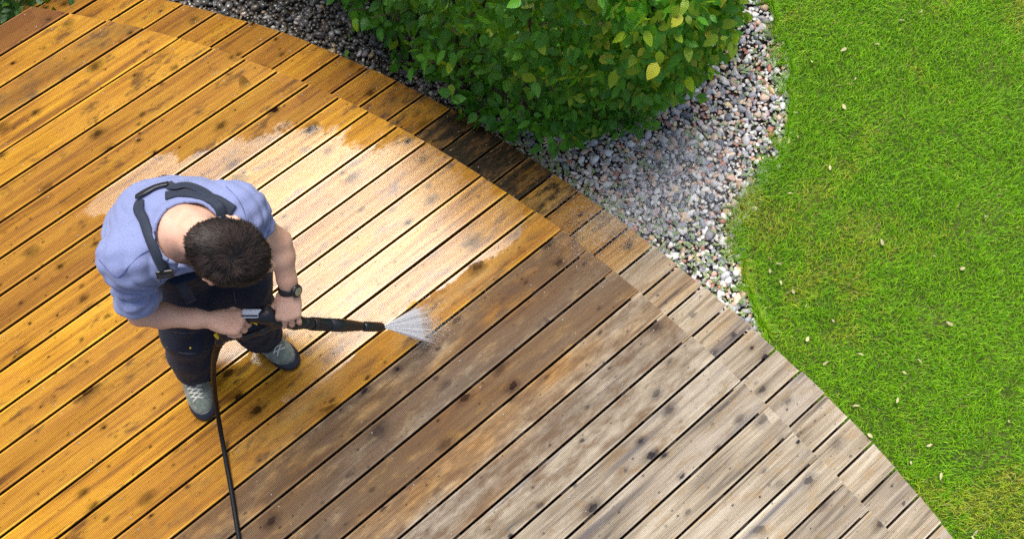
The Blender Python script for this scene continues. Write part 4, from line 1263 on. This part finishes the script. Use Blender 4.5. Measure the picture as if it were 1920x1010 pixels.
# hair: cap plus thousands of short strands growing out of a whorl at the crown
hc = J['head'] + hup * .014 - hfw * .008
hf = Field(J['head'] - .17, J['head'] + .17, .004)
hf.ell(hc, (hle, hfw, hup), (.083, .109, .105), 0)
X = hf.all(); q = X - J['head']
hu, hv, hs = q @ hup, q @ hfw, np.abs(q @ hle)
line = -.035 + .085 * np.clip((hv + .02) / .11, 0, 1) ** 1.2 - .045 * np.clip((-hv - .02) / .08, 0, 1) + .03 * np.exp(-((hv + .012) / .022) ** 2)
hf.g = np.maximum(hf.g, (line - hu).astype(np.float32) * .7)
hf.g += (0.0016 * np.sin(X @ np.array([160., 90., 120.])) * np.sin(X @ np.array([-70., 150., 80.]))).astype(np.float32)
V, Fc = hf.mesh(); V = smooth_mesh(V, Fc, 1, .4)
def hair_material():
    t = NT('dark_brown_hair')
    at = t.node('ShaderNodeAttribute', attribute_name='col')
    c = t.mix(at.outputs['Fac'], (0.006, 0.0045, 0.004), (0.050, 0.034, 0.027))
    t.P(color=c, rough=0.5, spec=0.28)
    t.b.inputs['Anisotropic'].default_value = 0.4
    return t.m
M['hair'] = hair_material()
hair = np_mesh('hair', V, Fc, M['hair'], person, cols=np.full((len(V), 3), .05))
NS = 30000
fi = rng.integers(0, len(Fc), NS); w = rng.dirichlet((1, 1, 1, 1), NS)
root = (V[Fc[fi]] * w[..., None]).sum(1)
fn_ = (root - hc); fn_ = (fn_ @ np.stack([hle, hfw, hup], 1)) / np.array([.083, .109, .105]) ** 2 @ np.stack([hle, hfw, hup]); fn_ /= np.linalg.norm(fn_, axis=1, keepdims=True)
crown = Q(437, 482, 1.60); cd_ = crown - hc; cd_ /= np.linalg.norm(cd_)
rel = root - hc; rn = rel / np.linalg.norm(rel, axis=1, keepdims=True)
flow = rn - cd_ * (rn @ cd_)[:, None]; flow /= np.linalg.norm(flow, axis=1, keepdims=True) + 1e-6
swirl = np.cross(fn_, flow)
dist_c = np.arccos(np.clip(rn @ cd_, -1, 1))
tuft = vnoise(root[:, 0] * 1.0, root[:, 1] + root[:, 2], 55, 8, 2)
dirv = flow + swirl * (.75 * np.exp(-dist_c / .5) + (tuft - .5) * .9)[:, None] + rng.normal(0, .16, (NS, 3)); dirv -= fn_ * (dirv * fn_).sum(1, keepdims=True); dirv /= np.linalg.norm(dirv, axis=1, keepdims=True) + 1e-6
ln = rng.uniform(.014, .032, NS) * np.where(dist_c > 1.3, .5, 1); lift = (rng.uniform(.25, .7, NS) + (tuft - .5) * 1.1) * np.where(dist_c < .25, .8, 1)
sd = np.cross(dirv, fn_); wd = .0007
p0 = root - fn_ * .001; p1 = root + (dirv * .55 + fn_ * (lift * .6)[:, None]) * ln[:, None]; p2 = root + (dirv * 1.0 + fn_ * (lift * .55)[:, None]) * ln[:, None]
HV = np.stack([p0 - sd * wd, p0 + sd * wd, p1 - sd * wd * .9, p1 + sd * wd * .9, p2], 1)
b = (np.arange(NS) * 5)[:, None]
HF = np.concatenate([b + np.array([[0, 1, 3]]), b + np.array([[0, 3, 2]]), b + np.array([[2, 3, 4]])])
tone = np.clip(rng.random(NS) ** 2 * .8 + (tuft - .35) * 1.1, 0, 1)
tag(np_mesh('hair_strands', HV.reshape(-1, 3), HF, M['hair'], hair, True, cols=np.repeat(np.stack([tone] * 3, 1), 5, 0)), kind='stuff')
# eyes and brows
M['eye'] = plain('eye_white', (0.75, 0.72, 0.68), 0.2, 0.02); M['iris'] = plain('iris', (0.05, 0.03, 0.02), 0.15, 0.1)
for sg in (-1, 1):
    ec = J['head'] + hup * .000 + hfw * .086 + hle * sg * .031
    ev = icoV * .0118 + ec
    eo = np_mesh('eye', ev, icoF, M['eye'], person); ip = ec + hfw * .0105
    Vs, Fs = tube([Vector(ip - hfw * .002), Vector(ip + hfw * .0014)], .0055, 12); mesh_obj('iris', Vs, Fs, M['iris'], eo)

# shoes: suede upper, dark rand and sole, zigzag laces
def suede():
    t = NT('grey_green_suede'); co = t.node('ShaderNodeTexCoord').outputs['Object']; n = t.noise(co, 45, 4, 0.65); f2 = t.noise(co, 500, 2, 0.7)
    t.bump(f2, .4, .002)
    return t.P(color=t.mix(t.smooth(n, .3, .7), (0.12, 0.15, 0.125), (0.235, 0.275, 0.23)), rough=.85, spec=.15, sheen=.2)
M['suede'] = suede(); M['sole'] = plain('dark_navy_rubber', (0.010, 0.014, 0.024), 0.42, .2, 80, .1); M['lace'] = plain('white_lace', (0.62, 0.60, 0.52), .8, .1, 200)
M['tongue'] = plain('orange_tongue_tab', (0.55, 0.13, 0.03), .7, .1)
def shoe(toe, heel, ankle, lab):
    toe, heel = np.array(toe), np.array(heel); toe[2] = heel[2] = DECK_Z
    d = toe - heel; L = np.linalg.norm(d); d /= L; s = np.cross(upz, d)
    f = Field(np.minimum(toe, heel) - [.09, .09, -.012], np.maximum(toe, heel) + [.09, .09, .20], .0035)
    pt = lambda t, h_, o=0.0: heel + d * (L * t) + upz * h_ + s * o
    f.ell(pt(.765, .030), (d, s, upz), (.064, .043, .036), .03); f.ell(pt(.62, .038), (d, s, upz), (.075, .046, .048), .04)
    f.ell(pt(.40, .050), (d, s, upz), (.075, .040, .058), .04); f.ell(pt(.17, .048), (d, s, upz), (.050, .037, .060), .04)
    f.cone(pt(.24, .075), np.array([ankle[0], ankle[1], DECK_Z + .12]), .038, .040, .03)
    f.plane(pt(0, .017), -upz)
    V, Fc = f.mesh(); V = smooth_mesh(V, Fc, 2, .4)
    up_ = np_mesh('shoe', V, Fc, M['suede'], person); up_['label'] = lab
    bvh = BVHTree.FromPolygons([tuple(v) for v in V], [tuple(int(i) for i in q) for q in Fc])
    # sole with a raised rand round the toe
    g = Field(np.minimum(toe, heel) - [.09, .09, .01], np.maximum(toe, heel) + [.09, .09, .07], .0035)
    g.ell(pt(.79, .012), (d, s, upz), (.084, .057, .040), .02); g.ell(pt(.50, .010), (d, s, upz), (.10, .045, .026), .03); g.ell(pt(.18, .012), (d, s, upz), (.060, .042, .030), .03)
    g.plane(pt(0, .0015), -upz)
    Xg = g.all(); tt = (Xg - heel) @ d / L
    g.g = np.maximum(g.g, ((Xg[..., 2] - DECK_Z) - (.026 + .016 * np.clip((tt - .80) / .2, 0, 1) + .008 * np.clip((.15 - tt) / .15, 0, 1))).astype(np.float32))
    V2, F2 = g.mesh(); V2 = smooth_mesh(V2, F2, 1, .4)
    np_mesh('sole', V2, F2, M['sole'], up_)
    def on(t, o):
        c = Vector(pt(t, .3, o)); h_ = bvh.ray_cast(c, Vector((0, 0, -1)))
        return h_[0] + Vector((0, 0, .0022)) if h_[0] is not None else Vector(pt(t, .08, o))
    ts = np.linspace(.80, .44, 7)
    for i in range(6):
        for sg in (-1, 1):
            o0, o1 = sg * (.019 + .022 * (.80 - ts[i])), -sg * (.019 + .022 * (.80 - ts[i + 1]))
            path = [on(ts[i] + (ts[i + 1] - ts[i]) * q, o0 + (o1 - o0) * q) for q in np.linspace(-.12, 1.12, 7)]
            Vs, Fs = tube(path, .0034, 6); mesh_obj('lace', Vs, Fs, M['lace'], up_)
    for sg in (-1, 1):        # bow loops
        b0 = on(.45, 0)
        path = catmull([b0, on(.47, sg * .022) + Vector((0, 0, .006)), on(.55, sg * .030) + Vector((0, 0, .004)), on(.52, sg * .012) + Vector((0, 0, .004)), b0], 5)
        Vs, Fs = tube(path, .0024, 6); mesh_obj('lace', Vs, Fs, M['lace'], up_)
    path = [on(t_, 0) - Vector((0, 0, .001)) for t_ in np.linspace(.40, .50, 5)]
    Vs, Fs = tube(path, .0075, 8); mesh_obj('tongue_tab', Vs, Fs, M['tongue'], up_)
rt, lt = Q(389, 779, 0), Q(552, 682, 0)
rd = Q(366, 700, 0) - rt; rd /= np.linalg.norm(rd); ld = Q(500, 640, 0) - lt; ld /= np.linalg.norm(ld)
shoe(rt, rt + rd * .29, J['rank'], 'grey-green laced shoe beside the hanging hose'); shoe(lt, lt + ld * .29, J['lank'], 'grey-green laced shoe under the washer gun')

# wristwatch on the forearm above the front hand
wc = J['lwr'] + (J['lelb'] - J['lwr']) * .06; wax = (J['lelb'] - J['lwr']); wax /= np.linalg.norm(wax)
ring = []
e1 = to_cam(wc); e1 -= wax * (e1 @ wax); e1 /= np.linalg.norm(e1); e2 = np.cross(wax, e1)
for i in range(40):
    a = 2 * math.pi * i / 40
    r = BODY_BVH.ray_cast(Vector(wc + (e1 * math.cos(a) + e2 * math.sin(a)) * .2), Vector(-(e1 * math.cos(a) + e2 * math.sin(a))))
    rr_ = (r[0] - Vector(wc)).length if r[0] is not None else .03
    ring.append((min(rr_, .045) + .001, e1 * math.cos(a) + e2 * math.sin(a)))
V, Fc = [], []
for r, dv in ring:
    for rad_, ax_ in ((r, -.011), (r + .004, -.0105), (r + .0042, .0105), (r, .011)): V.append(Vector(wc + dv * rad_ + wax * ax_))
for i in range(40):
    j = (i + 1) % 40
    for c_ in range(4): Fc.append((i * 4 + c_, i * 4 + (c_ + 1) % 4, j * 4 + (c_ + 1) % 4, j * 4 + c_))
watch = mesh_obj('wristwatch', V, Fc, M['black'], person); watch['label'] = 'chunky black wristwatch'
wn_ = e1 * .75 - e2 * .66 if (e2 @ CXa) < 0 else e1 * .75 + e2 * .66; wn_ /= np.linalg.norm(wn_)
ang_i = int(round((math.atan2(wn_ @ e2, wn_ @ e1) % (2 * math.pi)) / (2 * math.pi) * 40)) % 40
wb = wc + wn_ * ring[ang_i][0]
Vs, Fs = tube([Vector(wb - wn_ * .004), Vector(wb + wn_ * .006), Vector(wb + wn_ * .0095), Vector(wb + wn_ * .011)], [.021, .0225, .021, .018], 20); mesh_obj('watch_case', Vs, Fs, M['black'], watch, False)
Vs, Fs = tube([Vector(wb + wn_ * .0108), Vector(wb + wn_ * .0116)], .0145, 20); mesh_obj('watch_dial', Vs, Fs, M['steel'], watch, False)

# ------------------------------------------------------------------ pressure washer gun, lance, jet and hose
gun = tag(empty('pressure_washer_gun', tuple(Q(500, 598, .90))), 'black pressure washer gun with a long lance gripped in both hands', 'spray gun')
gp = [Q(474, 590, .935), Q(500, 590, .935), Q(525, 596, .905), Q(552, 603, .865), Q(566, 605, .845)]
gf = Field(np.min(gp, 0) - .2, np.max(gp, 0) + .1, .004)
gf.chain(gp, [.022, .029, .029, .023, .021], .02)
gf.chain([gp[0], Q(448, 606, .89), Q(425, 626, .83), Q(412, 640, .80)], [.022, .019, .019, .017], .012)
gf.chain([Q(515, 606, .90), Q(492, 620, .88), Q(462, 630, .845), Q(425, 632, .82)], [.017, .012, .010, .012], .010)     # trigger guard
V, Fc = gf.mesh(); V = smooth_mesh(V, Fc, 1, .4)
np_mesh('gun_body', V, Fc, M['black'], gun)
tx = gp[1] - gp[0]; tx /= np.linalg.norm(tx); tn = to_cam(gp[0]); tn -= tx * (tn @ tx); tn /= np.linalg.norm(tn); ts_ = np.cross(tx, tn)
tg = Field(gp[0] - .09, gp[0] + .09, .003)
tg.box(gp[0] + tn * .021 + tx * .004 - ts_ * .004, (tx, ts_, tn), (.034, .015, .008), .006, 0)
V, Fc = tg.mesh(); np_mesh('grey_insert', V, Fc, M['greyp'], gun)
Vs, Fs = tube([Vector(gp[0] + tn * .0295 - tx * .028 + ts_ * .003), Vector(gp[0] + tn * .0300 + tx * .022 + ts_ * .003)], .0028, 8); mesh_obj('insert_stripe', Vs, Fs, M['black'], gun)
Vs, Fs = tube(catmull([Q(470, 603, .93), Q(476, 604, .925), Q(482, 608, .915)], 4), .0035, 8); mesh_obj('lock_lever', Vs, Fs, M['yellow'], gun)
Vs, Fs = tube(catmull([Q(404, 625, .83), Q(408, 630, .825), Q(413, 634, .82)], 4), .008, 8); mesh_obj('hose_clip', Vs, Fs, M['yellow'], gun)
Ln = [Q(566, 605, .845), Q(578, 606, .815), Q(592, 607, .775), Q(596, 607.5, .76), Q(604, 608, .735), Q(616, 608.5, .70), Q(640, 609.5, .63), Q(672, 611, .535), Q(680, 611.5, .51), Q(684, 611.7, .50), Q(713, 612.5, .42), Q(716, 612.6, .412)]
Vs, Fs = tube([Vector(p) for p in Ln[:3]], [.0205, .0205, .0195], 20); mesh_obj('coupling', Vs, Fs, M['black'], gun)
Vs, Fs = tube([Vector(Ln[1] * .55 + Ln[2] * .45), Vector(Ln[2])], .0235, 20); mesh_obj('lock_ring', Vs, Fs, M['black'], gun)
cp, cr2 = [], []
for i in range(33):
    t_ = i / 32; cp.append(Vector(Ln[2] * (1 - t_) + Ln[5] * t_)); cr2.append(.0225 + .0016 * math.sin(i * math.pi / 2 * 1.0) - .001 * t_)
Vs, Fs = tube(cp, cr2, 20); mesh_obj('ribbed_sleeve', Vs, Fs, M['black'], gun)
Vs, Fs = tube([Vector(p) for p in Ln[5:9]], [.0235, .0245, .0185, .0155], 20); mesh_obj('lance', Vs, Fs, M['black'], gun)
Vs, Fs = tube([Vector(p) for p in Ln[8:]], [.0165, .0195, .0185, .0155], 20); mesh_obj('nozzle', Vs, Fs, M['black'], gun)

# hose: swoops from the grip to the deck and runs off towards the pump
hz = [(413, 640, .80), (406, 655, .74), (401, 676, .64), (400, 705, .48), (403, 740, .30), (409, 780, .14), (416, 820, .05), (424, 865, .018), (433, 915, .0115), (441, 965, .0115), (448, 1010, .0115), (458, 1080, .0115), (480, 1180, .0115), (560, 1330, .0115)]
Vs, Fs = tube(catmull([P(*q) for q in hz], 8), .0095, 14)
tag(mesh_obj('hose', Vs, Fs, M['rubber']), 'black rubber hose hanging from the gun and trailing over the boards', 'hose')
Vs, Fs = tube(catmull([P(*q) for q in hz[:3]], 5), [.0150 - .0004 * i for i in range(11)], 14); mesh_obj('bend_guard', Vs, Fs, M['rubber'], bpy.data.objects['hose'])

# jet: a flat fan of water threads
def jet_material():
    t = NT('white_water_spray')
    t.P(color=(0.97, 0.98, 1.0), rough=.35, spec=.5)
    tl_ = t.node('ShaderNodeBsdfTranslucent', {'Color': (0.97, 0.98, 1.0)}); mz = t.node('ShaderNodeMixShader', {0: .5, 1: t.b.outputs[0], 2: tl_.outputs[0]})
    tr = t.node('ShaderNodeBsdfTransparent'); fade = t.node('ShaderNodeAttribute', attribute_name='col').outputs['Fac']
    mx = t.node('ShaderNodeMixShader', {0: fade, 1: tr.outputs[0], 2: mz.outputs[0]})
    t.l.new(mx.outputs[0], t.out.inputs[0])
    return t.m
M['jet'] = jet_material()
tip = Ln[-1]; e_lo, e_hi = Q(797, 637, .08), Q(786, 577, .08)
n = 1000
V, Fc, fade_ = [], [], []
fan_n = np.cross(e_hi - tip, e_lo - tip); fan_n /= np.linalg.norm(fan_n)
if fan_n[2] < 0: fan_n = -fan_n
for q in range(n):
    tt = rng.random()
    end = e_hi * (1 - tt) + e_lo * tt + rng.normal(0, .004, 3)
    ed = end - tip; L = np.linalg.norm(ed); ed /= L
    over = rng.random() < .22
    l1 = L * (rng.uniform(1.0, 1.5) if over else rng.uniform(.85, 1.0)); l0 = L * rng.uniform(0, .3) if rng.random() < .6 else 0
    sd_ = np.cross(ed, fan_n); sd_ /= np.linalg.norm(sd_); sh_ = fan_n * rng.normal(0, .004)
    w_ = rng.uniform(.0006, .0020); bi = len(V); al_ = rng.uniform(.35, .8)
    for f_, ww, aa in ((0, .4, al_), (.35, .7, al_), (.75, 1.0, al_ * (.55 if over else .9)), (1, 1.1, 0.0 if over else al_ * rng.uniform(.2, .7))):
        c_ = tip + ed * (l0 + (l1 - l0) * f_) + sh_ * f_
        V += [c_ - sd_ * w_ * ww, c_ + sd_ * w_ * ww]; fade_ += [aa, aa]
    for i in range(3): Fc.append((bi + 2 * i, bi + 2 * i + 1, bi + 2 * i + 3, bi + 2 * i + 2))
tag(np_mesh('water_jet', np.array(V), np.array(Fc), M['jet'], cols=np.stack([np.array(fade_)] * 3, 1)), 'white fan of water spraying from the lance nozzle', 'water spray', kind='stuff')
# fine mist: a cloud of tiny drops drifting off the wash, and splash round the impact
octV = np.array([(1, 0, 0), (-1, 0, 0), (0, 1, 0), (0, -1, 0), (0, 0, 1), (0, 0, -1)], float); octF = np.array([(0, 2, 4), (2, 1, 4), (1, 3, 4), (3, 0, 4), (2, 0, 5), (1, 2, 5), (3, 1, 5), (0, 3, 5)])
def drops(name, centres, n, r0, r1, label):
    cs = np.array([c[:3] for c in centres]); w_ = np.array([c[4] for c in centres], float); i_ = rng.choice(len(cs), n, p=w_ / w_.sum())
    sg = np.array([c[3] for c in centres])[i_]
    p = cs[i_] + rng.normal(size=(n, 3)) * sg[:, None] * np.array([1, 1, .35])
    p[:, 2] = np.maximum(p[:, 2], np.where(p[:, 0] < np.array([outer(v) for v in np.clip(p[:, 1], -2, 3.8)]), DECK_Z + .003, .015) + rng.random(n) * .02)
    A = octV[None] * rng.uniform(r0, r1, (n, 1, 1)) + p[:, None, :]
    Fb = (octF[None] + (np.arange(n) * 6)[:, None, None]).reshape(-1, 3)
    return tag(np_mesh(name, A.reshape(-1, 3), Fb, M['drops']), label, 'water spray', kind='stuff')
def drop_material():
    t = NT('white_droplets'); t.P(color=(.97, .98, 1.0), rough=.2)
    tl_ = t.node('ShaderNodeBsdfTranslucent', {'Color': (.97, .98, 1.0)}); mz = t.node('ShaderNodeMixShader', {0: .5, 1: t.b.outputs[0], 2: tl_.outputs[0]}); t.l.new(mz.outputs[0], t.out.inputs[0])
    return t.m
M['drops'] = drop_material()
mc = [(*Q(px, py, z), sg, w_) for px, py, z, sg, w_ in ((1285, 320, -.05, .13, 4), (1240, 350, 0.0, .12, 3), (1330, 290, -.05, .12, 2), (1180, 400, .02, .10, 2), (1110, 430, .05, .10, 1), (1290, 390, -.1, .12, 2))]
drops('spray_mist', mc, 42000, .0006, .0011, 'faint white mist of fine drops drifting over the gravel')
sc_ = [(*Q(px, py, z), sg, w_) for px, py, z, sg, w_ in ((800, 612, .02, .035, 3), (812, 590, .03, .05, 2), (850, 575, .04, .08, 1), (795, 640, .02, .03, 1))]
drops('splash', sc_, 2600, .0005, .0012, 'fine splash of white drops where the jet hits the boards')
#@@END
